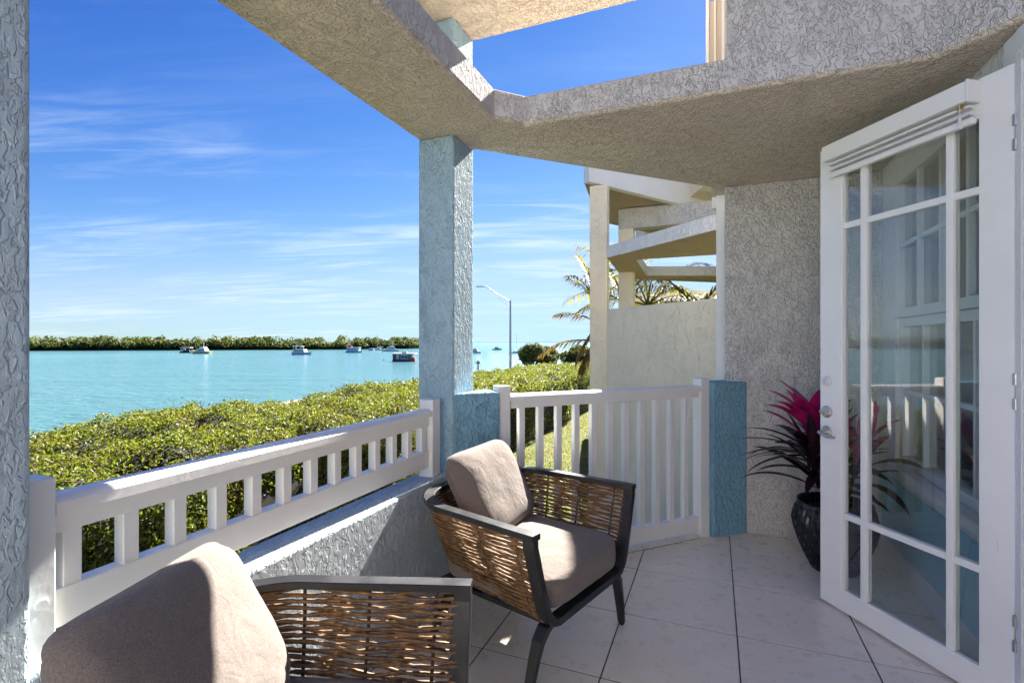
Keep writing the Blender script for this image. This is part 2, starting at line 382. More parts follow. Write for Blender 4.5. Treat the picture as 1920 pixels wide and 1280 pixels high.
# ================================================================== BALCONY FLOOR
def clip(poly, n, d):              # keep n.p <= d
    res = []
    for i in range(len(poly)):
        p, q = poly[i], poly[(i + 1) % len(poly)]; fp = n[0] * p[0] + n[1] * p[1] - d; fq = n[0] * q[0] + n[1] * q[1] - d
        if fp <= 0: res.append(p)
        if fp * fq < 0: t = fp / (fp - fq); res.append((p[0] + (q[0] - p[0]) * t, p[1] + (q[1] - p[1]) * t))
    return res
HOUSE_A, GREY_B = 2.243, 1.485
floor = MB(); floor.abprism([(-.155, -5.6), (-.155, .02), DG(0, .20), DG(2.07, .20), (1.33, 1.72), (2.45, 1.72), (2.45, -5.6)], -.22, -.004)
floor_o = tag(floor.build('balcony_floor', M['grout']), kind='structure')
TS = .505; A0, B0 = 1.357, 1.642
for i in range(-4, 3):
    for j in range(0, 16):
        a, b, g = A0 + i * TS, B0 - j * TS, .0030
        p = [(a + g, b - TS + g), (a + TS - g, b - TS + g), (a + TS - g, b - g), (a + g, b - g)]
        for n, d in (((-1, 0), -.004), ((1, 0), HOUSE_A - .004), ((0, 1), GREY_B - .004), (QN, .027), ((0, -1), 5.59)):
            p = clip(p, n, d)
            if len(p) < 3: break
        if len(p) < 3: continue
        A = abs(sum(p[k][0] * p[(k + 1) % len(p)][1] - p[(k + 1) % len(p)][0] * p[k][1] for k in range(len(p)))) / 2
        if A < .0008: continue
        mb = MB(); mb.abprism(p, -.003, random.uniform(-.0006, .0006)); mb.build('tile', M['tile'], floor_o, .0012, 1)
l = .27
while l < 1.79:
    e = min(l + .335, 1.80); mb = MB(); mb.dg(l + .002, e - .002, .034, .185, -.003, .010); mb.build('border_tile', M['tile'], floor_o, .004, 2); l = e

# ================================================================== COLUMNS, PARAPET, HALF WALLS
SOF, SLAB_T = 2.385, 2.535
M['col_near'] = stucco('near_column_stucco', (.44, .54, .60), 62, .0042, (1, 1, .45))
def column(a0, a1, b0, b1, z0, z1, label, m='col_blue'):
    t = thing('stucco_column', W((a0 + a1) / 2, (b0 + b1) / 2, z0), label, 'column')
    mb = MB(); mb.ab(a0, a1, b0, b1, z0, z1); mb.build('shaft', M[m], t, .012, 3); return t
c1 = column(-.2136, 0, 0, .238, GZ - .02, SOF + .002, 'pale blue stucco column between the two white railings')
mb = MB(); mb.ab(-.2116, -.002, .002, .236, SLAB_T - .002, 3.002); mb.build('upper_shaft', M['col_blue'], c1, .012, 3)
column(-.2136, 0, -1.97, -1.748, GZ - .02, SOF + .002, 'pale blue stucco column with strong sunlit trowel marks beside the low parapet', 'col_near')
t = thing('parapet_wall', W(-.08, -.9, GZ), 'low pale blue stucco parapet wall under the white railing with short balusters', 'wall')
PZ = .63
mb = MB(); mb.ab(-.155, 0, -1.746, -.002, GZ - .02, PZ); mb.build('wall', M['parapet'], t, .012, 3)
t = thing('parapet_wall', W(-.08, -2.8, GZ), 'low stucco parapet wall behind the sunlit column', 'wall')
mb = MB(); mb.ab(-.155, 0, -5.6, -1.972, GZ - .02, PZ); mb.build('wall', M['col_blue'], t, .012, 3)
t = thing('half_wall', W(.1, .15, GZ), 'short blue stucco half wall joined to the column between the railings', 'wall')
mb = MB(); mb.abprism([(.0, .0015), DG(.263, 0), DG(.263, .18), (.02, .238)], GZ, 1.033); mb.build('wall', M['dark_blue'], t, .012, 3)
t = thing('half_wall', W(1.35, 1.4, GZ), 'blue stucco half wall against the grey wall at the railing end', 'wall')
mb = MB(); mb.abprism([DG(1.806, 0), (1.474, 1.483), (1.326, 1.60), DG(1.806, .18)], GZ, 1.033); mb.build('wall', M['dark_blue'], t, .012, 3)

# ================================================================== RAILINGS
t = thing('low_railing', W(-.075, -.9, PZ), 'low white vinyl railing with short balusters mounted on the parapet wall', 'railing')
for b0, b1 in ((-1.746, -1.690), (-.148, -.073)):
    mb = MB(); mb.ab(-.112, -.036, b0, b1, PZ + .001, 1.015); p = mb.build('post', M['white'], t, .004, 2)
    if b0 < -1: mb = MB(); c = W(-.036, -1.717, .755); mb.sweep([c, c + E1 * .004], [(.011 * math.cos(k * .4488), .011 * math.sin(k * .4488)) for k in range(14)]); mb.build('screw_cap', M['white'], p)
    mb = MB(); mb.ab(-.116, -.030, b0 - .002 if b0 > -1 else b0, b1 + .004, PZ + .001, PZ + .007); mb.build('base_plate', M['white'], p)
mb = MB(); mb.ab(-.100, -.056, -1.690, -.148, .887, .933); tr = mb.build('top_rail', M['white'], t, .003, 2)
mb = MB(); mb.sweep([W(-.078, -1.690, .951), W(-.078, -.148, .951)], [(-.041, -.018), (.041, -.018), (.041, .006), (.034, .012), (.020, .019), (-.020, .019), (-.034, .012), (-.041, .006)])
mb.build('rail_cap', M['white'], tr)
mb = MB(); mb.ab(-.100, -.056, -1.690, -.148, .682, .765); mb.build('bottom_rail', M['white'], t, .003, 2)
for k in range(13):
    b = -1.667 + .1215 * k; mb = MB(); mb.ab(-.096, -.059, b, b + .036, .764, .888); mb.build('baluster', M['white'], t, .002, 1)
t = thing('tall_railing', W(*DG(1.03, .07), .0), 'tall white vinyl railing with long balusters in front of the lawn', 'railing')
for l0 in (.265, 1.728):
    mb = MB(); mb.dg(l0, l0 + .075, .030, .105, -.003, 1.06); p = mb.build('post', M['white'], t, .004, 2)
    mb = MB(); mb.dg(l0 - .0 , l0 + .075, .026, .109, -.003, .008); mb.build('base_plate', M['white'], p)
mb = MB(); mb.dg(.340, 1.728, .048, .092, .932, .975); tr = mb.build('top_rail', M['white'], t, .003, 2)
q3 = lambda l, o, z: W(*DG(l, o), z)
mb = MB(); mb.sweep([q3(.340, .070, .993), q3(1.728, .070, .993)], [(-.041, -.018), (.041, -.018), (.041, .006), (.034, .012), (.020, .019), (-.020, .019), (-.034, .012), (-.041, .006)])
mb.build('rail_cap', M['white'], tr)
mb = MB(); mb.dg(.340, 1.728, .048, .092, .035, .135); mb.build('bottom_rail', M['white'], t, .003, 2)
NB = 11; gap = (1.728 - .340) / (NB + .55)
for k in range(NB):
    l0 = .340 + gap * (k + .52); mb = MB(); mb.dg(l0, l0 + .036, .052, .088, .134, .933); mb.build('baluster', M['white'], t, .002, 1)

# ================================================================== CEILING SLAB, UPPER STOREY, ROOF
t = thing('ceiling_frame', W(1.2, 1, SOF), 'thick beige stucco ceiling frame open to the sky in its middle', 'ceiling')
mb = MB(); mb.abprism([(-.215, -5.6), (-.215, .245), (.015, .245), (1.245, 1.487), (1.245, 1.72), (2.45, 1.72), (2.45, -.345), (2.047, .06), (.39, .04), (.27, -.09), (.27, -5.6)], SOF, SLAB_T)
mb.build('slab', M['soffit'], t, .018, 3)
def skin(name, pts, m, parent, off=.003):        # thin stucco coat on the opening's edge
    mb = MB()
    for p, q in zip(pts[:-1], pts[1:]):
        d = Vector((q[0] - p[0], q[1] - p[1])); n = Vector((d.y, -d.x)).normalized() * off
        mb.abprism([(p[0], p[1]), (q[0], q[1]), (q[0] + n.x, q[1] + n.y), (p[0] + n.x, p[1] + n.y)], SOF + .016, SLAB_T - .012)
    return mb.build(name, m, parent)
skin('edge_coat', [(.27, -5.6), (.27, -.09), (.39, .04), (2.047, .06)], M['grey_stucco'], t)
up = thing('upper_storey', W(1.9, .9, SLAB_T), 'grey stucco upper storey wall above the ceiling frame', 'building')
mb = MB(); mb.abprism([(1.31, .052), (2.046, .052), (2.46, -.362), (2.46, 1.70), (1.31, 1.70)], SOF + .012, 5.2); mb.build('wall', M['grey_stucco'], up, .012, 2)
sh = MB(); zl = (2.55, 3.06, 3.13)
for b0 in (.46, .90):
    sh.ab(1.222, 1.236, b0, b0 + .02, zl[0], zl[1]); sh.ab(1.298, 1.312, b0, b0 + .02, zl[0], zl[2]); sh.ab(1.262, 1.270, b0 + .004, b0 + .018, zl[0], zl[1])
    sh.obox(W(1.222, b0, zl[1]), E1 * .09 + Vector((0, 0, .07)), E2 * .02, Vector((0, 0, .018)))
sh.ab(1.222, 1.240, .48, .90, zl[1] - .04, zl[1]); sh.ab(1.222, 1.240, .48, .90, zl[0], zl[0] + .04)
sho = sh.build('window_shutter', M['trim'], up)
mb = MB(); mb.ab(1.237, 1.310, .474, .478, 2.55, 3.06); mb.build('side_panel', paint('aged_cream_paint', (.62, .52, .42), .6, .08), sho)
for k in range(7):
    z = 2.625 + k * .06; mb = MB(); mb.obox(W(1.226, .502, z), E1 * .05 + Vector((0, 0, .03)), E2 * .376, Vector((0, 0, .008))); mb.build('slat', M['trim'], sho)
t = thing('porch_roof', W(.4, -.2, 3.0), 'broad beige stucco roof beam resting on the top of the blue column', 'roof')
mb = MB(); mb.abprism([(-.35, -.55), (-.35, .243), (1.30, .243), (1.30, -.55)], 3.0, 3.22); mb.build('slab', M['soffit'], t, .015, 2)

# ================================================================== HOUSE WALLS, WINDOW, DOOR OPENING
t = thing('stucco_wall', W(1.8, 1.6, GZ), 'grey textured stucco wall behind the potted plant', 'wall')
mb = MB(); mb.abprism([(1.328, 1.485), (2.46, 1.485), (2.46, 1.70), (1.365, 1.70), (1.34, 1.60)], GZ, SOF + .001); mb.build('wall', M['grey_stucco'], t, .012, 3)
t = thing('downspout', W(1.30, 1.75, GZ), 'narrow white vertical trim post at the outer corner of the grey wall', 'trim')
mb = MB(); mb.ab(1.275, 1.340, 1.703, 1.775, GZ, 2.56); mb.build('post', M['trim'], t, .004, 2)
mb = MB(); mb.ab(1.245, 1.35, 1.72, 1.80, 2.30, 2.38); mb.build('bracket', M['trim'], t, .003, 1)

DB0, DB1, DZ = -.95, -.075, 2.285      # door opening
WB0, WB1, WZ0, WZ1 = .02, 1.24, .60, 2.26
t = thing('stucco_wall', W(1, -5.7, GZ), 'added unseen white stucco end wall behind the camera, bouncing sunlight into the balcony', 'wall')
mb = MB(); mb.ab(-.3, 2.45, -5.85, -5.603, GZ, 3.2); mb.build('wall', M['white_stucco'], t)  # added out of view so sunlight bouncing off it fills the shaded balcony
hs_ = thing('house_front', W(HOUSE_A + .1, 0, 0), 'house front with white gridded window and light blue panel behind the open door', 'building')
A, B = HOUSE_A, HOUSE_A + .20
mb = MB()
mb.ab(A, B, DB1, WB0, -.003, SOF + .2); mb.ab(A, B, WB1, 1.484, -.003, SOF + .001); mb.ab(A, B, WB0, WB1, -.003, WZ0); mb.ab(A, B, WB0, WB1, WZ1, SOF + .001)
mb.ab(A, B, DB0, DB1, DZ, 3.2); mb.ab(A, B, -5.6, DB0, -.003, 3.2)
mb.build('wall', M['white_stucco'], hs_)
mb = MB(); mb.ab(A - .004, A, DB1 + .10, 1.483, .125, .50); mb.build('panel', M['panel_blue'], hs_)
mb = MB(); mb.ab(A - .016, A, DB1 + .10, 1.481, .001, .122); mb.build('baseboard', M['trim'], hs_, .003, 1)
mb = MB(); mb.ab(A - .05, A + .02, WB0 - .05, WB1 + .05, WZ0 - .045, WZ0 + .004); mb.build('sill', M['trim'], hs_, .004, 1)
def window(b0, b1, z0, z1, nc, nr, name, ax):
    fr = MB(); w = .05
    fr.ab(ax, ax + .06, b0, b1, z0, z0 + w); fr.ab(ax, ax + .06, b0, b1, z1 - w, z1); fr.ab(ax, ax + .06, b0, b0 + w, z0 + w, z1 - w); fr.ab(ax, ax + .06, b1 - w, b1, z0 + w, z1 - w)
    f = fr.build(name, M['trim'], hs_, .003, 1)
    bs = np.linspace(b0 + w, b1 - w, nc + 1); zs = np.linspace(z0 + w, z1 - w, nr + 1)
    for b in bs[1:-1]: mb = MB(); mb.ab(ax + .008, ax + .034, b - .011, b + .011, z0 + w, z1 - w); mb.build('muntin', M['trim'], f)
    for z in zs[1:-1]:
        for i in range(nc): mb = MB(); mb.ab(ax + .010, ax + .032, bs[i] + .011, bs[i + 1] - .011, z - .011, z + .011); mb.build('muntin', M['trim'], f)
    for i in range(nc):
        for j in range(nr): mb = MB(); mb.ab(ax + .035, ax + .039, bs[i], bs[i + 1], zs[j], zs[j + 1]); mb.build('pane', M['glass'], f)
window(WB0, WB1, WZ0 + .004, 1.44, 4, 2, 'lower_sash', A + .02)
window(WB0, WB1, 1.442, WZ1, 4, 2, 'upper_sash', A - .003)
ro = MB()                                # the dark room behind
for (a0, a1, b0, b1, z0, z1) in ((B + 3, B + 3.1, -3.6, 1.6, 0, 2.6), (B + .01, B + 3, 1.49, 1.6, 0, 2.6), (B + .01, B + 3, -3.7, -3.6, 0, 2.6), (B + .01, B + 3.1, -3.6, 1.6, -.2, -.01), (B + .01, B + 3.1, -3.6, 1.6, 2.6, 2.7)): ro.ab(a0, a1, b0, b1, z0, z1)
ro.build('room', plain('room_paint', (.60, .57, .53), .9), hs_)
jm = MB(); jm.ab(A - .02, B + .01, DB1 - .035, DB1, 0.001, DZ); jm.ab(A - .02, B + .01, DB0, DB0 + .035, 0.001, DZ); jm.ab(A - .02, B + .01, DB0 + .035, DB1 - .035, DZ - .035, DZ)
jm.build('door_jamb', M['trim'], hs_, .003, 1)
mb = MB(); mb.ab(A - .012, B + .03, DB0 + .036, DB1 - .036, -.002, .011); mb.build('threshold', M['hinge'], hs_, .003, 1)
cs = MB(); cs.ab(A - .018, A, DB1, DB1 + .085, .001, DZ + .085); cs.ab(A - .018, A, DB0 - .085, DB0, .001, DZ + .085); cs.ab(A - .020, A, DB0, DB1, DZ, DZ + .085)
cs.build('door_casing', M['trim'], hs_, .003, 1)

# ================================================================== OPEN DOOR
DF = Vector((1.558, 2.546, 0)); DH = Vector((1.730, 1.737, 0)); DD = (DH - DF).normalized(); DW = (DH - DF).length
DN = Vector((DD.y, -DD.x, 0))                      # visible face normal
if DN.dot(-DF) < 0: DN = -DN
door = thing('glass_door', DF + Vector((0, 0, .012)), 'open white glazed door with nine divided panes and silver lever handle', 'door')
T_ = .045; Z0, Z1 = .014, 2.262
def dbox(mb, t0, t1, z0, z1, d0=0, d1=T_):         # d: depth behind the visible face
    return mb.obox(DF + DD * t0 - DN * d0 + Vector((0, 0, z0)), DD * (t1 - t0), -DN * (d1 - d0), Vector((0, 0, z1 - z0)))
def t_of(px, d=0.):
    r = (px - CX) / F; b = DF - DN * d
    return (r * b.y - b.x) / (DD.x - r * DD.y)
g0, g1 = t_of(1576), t_of(1840); m1a, m1b = t_of(1611), t_of(1622); m2a, m2b = t_of(1771), t_of(1785)
zb0, zb1 = .455, .483; zt0, zt1 = 1.845, 1.873; gz0, gz1 = .105, 2.13
mb = MB(); dbox(mb, 0, g0, Z0, Z1); dbox(mb, g1, DW, Z0, Z1); dbox(mb, g0, g1, Z0, gz0); dbox(mb, g0, g1, gz1, Z1)
mb.build('frame', M['door_white'], door)
bead = MB()
for d0, d1 in ((.004, .012),):
    dbox(bead, g0, g0 + .010, gz0, gz1, d0, .02); dbox(bead, g1 - .010, g1, gz0, gz1, d0, .02); dbox(bead, g0 + .01, g1 - .01, gz0, gz0 + .010, d0, .02); dbox(bead, g0 + .01, g1 - .01, gz1 - .010, gz1, d0, .02)
bead.build('glazing_bead', M['door_white'], door)
for a_, b_ in ((m1a, m1b), (m2a, m2b)): mb = MB(); dbox(mb, a_, b_, gz0 + .01, gz1 - .01, .005, .040); mb.build('muntin', M['door_white'], door, .002, 1)
cols_ = [(g0 + .01, m1a), (m1b, m2a), (m2b, g1 - .01)]; rows_ = [(gz0 + .01, zb0), (zb1, zt0), (zt1, gz1 - .01)]
for c_ in cols_:
    for z_ in ((zb0, zb1), (zt0, zt1)): mb = MB(); dbox(mb, c_[0], c_[1], z_[0], z_[1], .007, .038); mb.build('muntin', M['door_white'], door, .002, 1)
    for r_ in rows_: mb = MB(); dbox(mb, c_[0], c_[1], r_[0], r_[1], .020, .026); mb.build('glass_pane', M['glass'], door)
for z in (.30, 1.13, 2.02):
    mb = MB(); c = DH + DD * .007 + DN * .004
    for k in range(2): mb.tube([c + Vector((0, 0, z + k * .085 - .06)), c + Vector((0, 0, z + k * .085 - .022))], .008, 10)
    dbox(mb, DW - .003, DW + .012, z - .06, z + .065, .002, .014); mb.build('hinge', M['hinge'], door)
# locks and lever
def disc(mb, c, r, h, n=24, r2=None):
    mb.sweep([c, c + DN * h * .6, c + DN * h], [(r * math.cos(k * 2 * math.pi / n), r * math.sin(k * 2 * math.pi / n)) for k in range(n)], scales=[1, 1, (r2 or r * .8) / r], smooth=False)
hx = .042
c = DF + DD * hx; up3 = Vector((0, 0, 1))
mb = MB(); disc(mb, c + up3 * 1.108, .026, .012); k_ = mb.build('door_viewer_lock', M['sign_white'], door)
mb = MB(); disc(mb, c + up3 * 1.108 + DN * .012, .011, .006); mb.build('keyhole', M['nickel'], k_)
mb = MB(); disc(mb, c + up3 * .957, .030, .012, r2=.022); k_ = mb.build('deadbolt', M['nickel'], door)
mb = MB(); o_ = c + up3 * .957 + DN * .012; mb.obox(o_ - DD * .018 - up3 * .005, DD * .036, up3 * .010, DN * .022); mb.build('thumb_turn', M['nickel'], k_, .003, 2)
mb = MB(); disc(mb, c + up3 * .858, .031, .012, r2=.024); k_ = mb.build('lever_handle', M['nickel'], door)
mb = MB(); o_ = c + up3 * .858 + DN * .01
mb.tube([o_, o_ + DN * .03, o_ + DN * .045 + DD * .008, o_ + DN * .047 + DD * .03 - up3 * .004, o_ + DN * .044 + DD * .06 - up3 * .012, o_ + DN * .040 + DD * .095 - up3 * .010], .009, 10, scales=[1, 1, 1.05, .95, .8, .6]); mb.build('lever', M['nickel'], k_)
# blind in its cassette
bl = MB(); dbox(bl, .069, .716, 2.178, 2.252, -.060, -.001); blo = bl.build('blind_cassette', M['door_white'], door, .004, 2)
mb = MB(); dbox(mb, .716, .726, 2.174, 2.256, -.063, -.001); mb.build('end_cap', M['door_white'], blo, .006, 2)
for z, d in ((2.158, -.040), (2.132, -.040)):
    mb = MB(); dbox(mb, .085, .712, z, z + .009, d, -.012); mb.build('folded_slat', M['trim'], blo)
mb = MB(); dbox(mb, .080, .718, 2.098, 2.122, -.034, -.008); mb.build('bottom_bar', M['door_white'], blo, .004, 2)
mb = MB(); o_ = DF + DD * .690 + DN * .05; mb.tube([o_ + up3 * 2.178, o_ + up3 * 2.13], .0015, 6); mb.lathe(o_ + up3 * 2.085, [(.001, .05), (.005, .045), (.008, .01), (.008, .0), (.001, 0)], 12); mb.build('cord_pull', M['trim'], blo)
mb = MB(); mb.obox(o_ - DD * .012 - DN * .01 + up3 * 2.160, DD * .02, DN * .008, up3 * .016); mb.build('cord_lock', plain('brass', (.5, .33, .1), .4, 1), blo)

# ================================================================== CHAIRS
def top_path(n=48):
    pts = [(.383, -.0205), (.381, .1), (.377, .2), (.373, .3), (.370, .40)]
    cx, cy, r = .120, .43, .25
    for k in range(0, 11): a = math.pi / 2 * k / 10; pts.append((cx + r * math.cos(a), cy + r * math.sin(a)))
    pts += [(.06, .682), (0, .684)]
    full = pts + [(-x, y) for x, y in pts[-2::-1]]
    P = np.array(full); d = np.r_[0, np.cumsum(np.linalg.norm(np.diff(P, axis=0), axis=1))]
    s = np.linspace(0, d[-1], n); return np.c_[np.interp(s, d, P[:, 0]), np.interp(s, d, P[:, 1])], d[-1]
def make_chair(org, face, label, seed):
    rnd = random.Random(seed); face = Vector((*face, 0)).normalized(); back = -face; lat = Vector((-face.y, face.x, 0))   # lateral: to the chair's left
    org = Vector((*org, 0))
    def L3(x, y, z): return org + lat * x + back * y + Vector((0, 0, z))
    ch = thing('wicker_armchair', org + back * .35, label, 'chair')
    tp, tot = top_path(64); NP = len(tp)
    TZ, BZ = .632, .298
    def surf(i, v):                               # i: index along the U, v: 0 top, 1 bottom
        x, y = tp[i]; yn = y / .684
        z = TZ + (BZ + .05 * yn - TZ) * v
        k = 1 - .27 * v ** 1.15
        yy = y * (1 - .14 * v * yn) + .004
        return (x * k, yy, z)
    mb = MB(); mb.sweep([L3(x, y, .640) for x, y in tp], [(-.023, -.011), (.023, -.011), (.023, .010), (-.023, .010)]); mb.build('arm_rail', M['charcoal'], ch, .002, 1)
    # front hoop: down from each arm, round the corner, across
    hp = [(.383, .60), (.370, .56), (.338, .45), (.306, .355), (.290, .325), (.262, .300), (.225, .290)]
    hoop = [(x, z) for x, z in [(.384, .630)] + hp] + [(0, .290)] + [(-x, z) for x, z in hp[::-1] + [(.384, .630)]]
    mb = MB(); pth = [L3(x, .004, z) for x, z in hoop]; mb.sweep(pth, [(-.015, -.024), (.015, -.024), (.015, .024), (-.015, .024)], up=back); mb.build('front_hoop', M['charcoal'], ch, .002, 1)
    for sgn in (1, -1):
        for rear in (0, 1):
            if not rear: pts = [(.235, .024, .285), (.275, .024, .270), (.305, .027, .235), (.326, .030, .180), (.352, .033, .090), (.372, .036, .012)]
            else: pts = [(.16, .50, .300), (.195, .52, .285), (.222, .54, .245), (.242, .56, .18), (.268, .59, .09), (.288, .61, .012)]
            mb = MB(); mb.sweep([L3(sgn * x, y, z) for x, y, z in pts], [(-.013, -.022), (.013, -.022), (.013, .022), (-.013, .022)], up=back, scales=[1, 1.05, 1.0, .9, .8, .72])
            lg = mb.build('leg', M['charcoal'], ch, .002, 1)
            x, y, z = pts[-1]; mb = MB(); mb.lathe(L3(sgn * x, y, 0), [(.0, .0), (.011, .0), (.012, .013), (.0, .013)], 10); mb.build('foot_pad', M['sign_black'], lg)
    mb = MB()
    for y in (.14, .28, .42): mb.obox(L3(-.262, y, .296), lat * .524, back * .05, Vector((0, 0, .014)))
    for x in (-.262, .222): mb.obox(L3(x, .028, .278), lat * .04, back * .50, Vector((0, 0, .018)))
    mb.obox(L3(-.262, .53, .278), lat * .524, back * .04, Vector((0, 0, .018)))
    mb.build('seat_frame', M['charcoal'], ch)
    dk = [surf(i, .97) for i in range(NP) if tp[i][1] > .17]
    mb = MB(); mb.prism([tuple(L3(x * .985, y * .99, 0)[:2]) for x, y, z in dk], .3105, .3165); mb.build('sun_block_deck', M['charcoal'], ch)  # deck added under the cushion to keep sun stripes off the floor
    # stakes
    stakes = [3, 9, 15, 21, 27, 31, 36, 42, 48, 54, 60]
    for si in stakes:
        mb = MB(); mb.tube([L3(*surf(si, v)) for v in (0, .25, .5, .75, 1)], .0048, 6); mb.build('stake', M['charcoal'], ch)
    mb = MB(); mb.tube([L3(*surf(i, 1.0)) for i in range(1, NP - 1, 2)], .006, 6); mb.build('bottom_rail', M['charcoal'], ch)
    # woven strands: each row passes in front of one stake and behind the next
    rows = 37
    for r in range(rows):
        v0 = .045 + .94 * r / (rows - 1); ph = r % 2; pts = []; sc = []; up_ = []
        w1, w2 = rnd.uniform(0, 6), rnd.uniform(0, 6); amp = rnd.uniform(.3, 1.)
        for i in np.arange(0.6, NP - 1.59, .5):
            i0 = int(i); f = i - i0
            v = v0 + (.010 * math.sin(i * .55 + w1) + .006 * math.sin(i * 1.3 + w2)) * amp
            pa, pb = surf(i0, v), surf(i0 + 1, v); p = Vector([pa[k] * (1 - f) + pb[k] * f for k in range(3)])
            tx, ty = tp[i0 + 1] - tp[i0]; nn = Vector((ty, -tx, 0)).normalized()
            off = .0085 * math.cos(math.pi * (i - 3) / 6 + math.pi * ph) + rnd.uniform(-.0012, .0012)
            p += nn * off; pts.append(L3(*p)); sc.append(rnd.uniform(.72, 1.18))
        mb = MB(); mb.tube(pts, .0053, 5, scales=sc); mb.build('wicker_strand', M['wicker'], ch)
    return ch, L3
def cushion(name, L3, cx, cy, cz, hx, hy, hz, label, n=22, tilt=0, yaw=0, puff=.0, pw=5., seed=0, pillow=False, group=None):
    """soft box: x lateral, y front-back, z up in chair space; for a pillow the thin axis is y"""
    bm = bmesh.new(); bmesh.ops.create_cube(bm, size=2.); bmesh.ops.subdivide_edges(bm, edges=bm.edges[:], cuts=n, use_grid_fill=True)
    V = []; ct, st = math.cos(tilt), math.sin(tilt); cyw, syw = math.cos(yaw), math.sin(yaw)
    for v in bm.verts:
        x, y, z = v.co
        if pillow:
            l = (abs(x) ** pw + abs(z) ** pw) ** (1 / pw); e = max(abs(x), abs(z)); k = e / l if l > 1e-6 else 1
            X, Z = x * k, z * k
            th = (max(0, 1 - abs(x) ** 4) * max(0, 1 - abs(z) ** 4)) ** .40
            pinch = 1 - .02 * (1 - abs(z) ** 2) * abs(x) ** 3; pinz = 1 - .02 * (1 - abs(x) ** 2) * abs(z) ** 3
            X, Z, Y = X * pinch, Z * pinz, y * (.10 + .90 * th)
            nz = mnoise.noise((X * 2.2 + seed, Z * 2.2, Y)) * .07 + mnoise.noise((X * 5 + seed, Z * 5, 3)) * .025
            Y += nz * th; 
        else:
            l = (abs(x) ** pw + abs(y) ** pw + abs(z) ** pw) ** (1 / pw); e = max(abs(x), abs(y), abs(z)); k = e / l
            X, Y, Z = x * k, y * k, z * k
            Z += (puff * (1 - x * x) * (1 - y * y)) * (1 if z > 0 else .2)
            Z += (mnoise.noise((x * 1.8 + seed, y * 1.8, z)) * .10 + mnoise.noise((x * 6 + seed, y * 2, z * 3)) * .03)
            Y += mnoise.noise((x * 5 + seed, z * 4, 7)) * .015
        X, Y, Z = X * hx, Y * hy, Z * hz
        Y, Z = Y * ct + Z * st, -Y * st + Z * ct           # tilt backwards
        X, Y = X * cyw - Y * syw, X * syw + Y * cyw
        V.append(L3(cx + X, cy + Y, cz + Z))
    for v, p in zip(bm.verts, V): v.co = p
    bmesh.ops.recalc_face_normals(bm, faces=bm.faces[:])
    me = bpy.data.meshes.new(name); bm.to_mesh(me); bm.free(); me.materials.append(M['fabric']); me.polygons.foreach_set('use_smooth', [True] * len(me.polygons))
    o = bpy.data.objects.new(name, me); col.objects.link(o); return tag(o, label, 'cushion', group)
F1 = (.784, -.62)
ch1, L1 = make_chair((.304, 2.017), F1, 'brown wicker armchair facing the house beside the blue column', 3)
ch2, L2 = make_chair((-.161, .989), (.997, -.08), 'brown wicker armchair beside the column with sunlit trowel marks', 5)
for L3, nm, sd in ((L1, 'armchair beside the blue column between the railings', 1), (L2, 'armchair beside the column with sunlit trowel marks', 9)):
    cushion('seat_cushion', L3, 0, .268, .385, .294, .286, .070, 'taupe linen seat cushion in the ' + nm, puff=.28, pw=6, seed=sd)
    cushion('back_pillow', L3, .02 if sd == 1 else .025, .520, .625, .258 if sd == 1 else .232, .074, .208, 'taupe linen back pillow leaning in the ' + nm, tilt=R(29), yaw=R(12) if sd == 1 else 0, pillow=True, seed=sd, pw=8)

# ================================================================== POTTED PLANT
PC = Vector((1.855, 2.90, 0))
pl = thing('potted_plant', PC, 'magenta and dark purple leafed plant in a round black carved pot', 'plant')
prof = [(.0, .0), (.115, .0), (.125, .008)]
for k in range(1, 40):
    u = k / 39; r = .120 + .104 * math.sin(min(1, u * 1.12) * math.pi / 2) ** .9 - .034 * max(0, u - .72) / .28; prof.append((r, .008 + u * .372))
prof += [(.190, .388), (.178, .382), (.172, .32), (.0, .32)]
def carve(a, r, z):
    if z < .03 or z > .355 or r < .13: return 0
    k = 40; c = a * k / (2 * math.pi); i = math.floor(c); f = c - i
    band = z / .085 + (i * 37 % 11) / 11; g = band - math.floor(band)
    return -.012 * max(0, 1 - (2.4 * (f - .5)) ** 2) * (1 if .10 < g < .90 else .1)
mb = MB(); mb.lathe(PC, prof, 320, fn=carve); mb.build('pot', M['pot'], pl)
mb = MB(); mb.lathe(PC, [(0, .328), (.171, .326)], 24); mb.build('soil', M['soil'], pl)
def strap(base, az, elev, length, width, droop, m, twist=0):
    n = 9; V = []; d = Vector((math.sin(az), math.cos(az), 0)); p = Vector(base); e = elev; Fc = []
    side = Vector((d.y, -d.x, 0))
    for i in range(n):
        u = i / (n - 1); w = width * (math.sin(math.pi * min(1, .12 + u * .88)) ** .7) * (1 if u < .95 else .35); tw = twist * u
        t = d * math.cos(e) + Vector((0, 0, math.sin(e))); nn = t.cross(side).normalized()
        s2 = side * math.cos(tw) + nn * math.sin(tw)
        V += [p - s2 * w * .5 + nn * w * -.13, p.copy(), p + s2 * w * .5 + nn * w * -.13]
        p = p + t * length / (n - 1); e -= droop / (n - 1) * (.5 + u)
    for i in range(n - 1):
        k = i * 3; Fc += [(k, k + 1, k + 4, k + 3), (k + 1, k + 2, k + 5, k + 4)]
    mb = MB(); mb.add(V, Fc, True); mb.build('leaf', m, pl)
rnd = random.Random(4)
canes = [((-.02, .0), .45, -.10, .02), ((.04, -.03), .37, .07, -.05), ((.01, .05), .31, .03, .07), ((-.06, -.02), .27, -.09, -.04)]
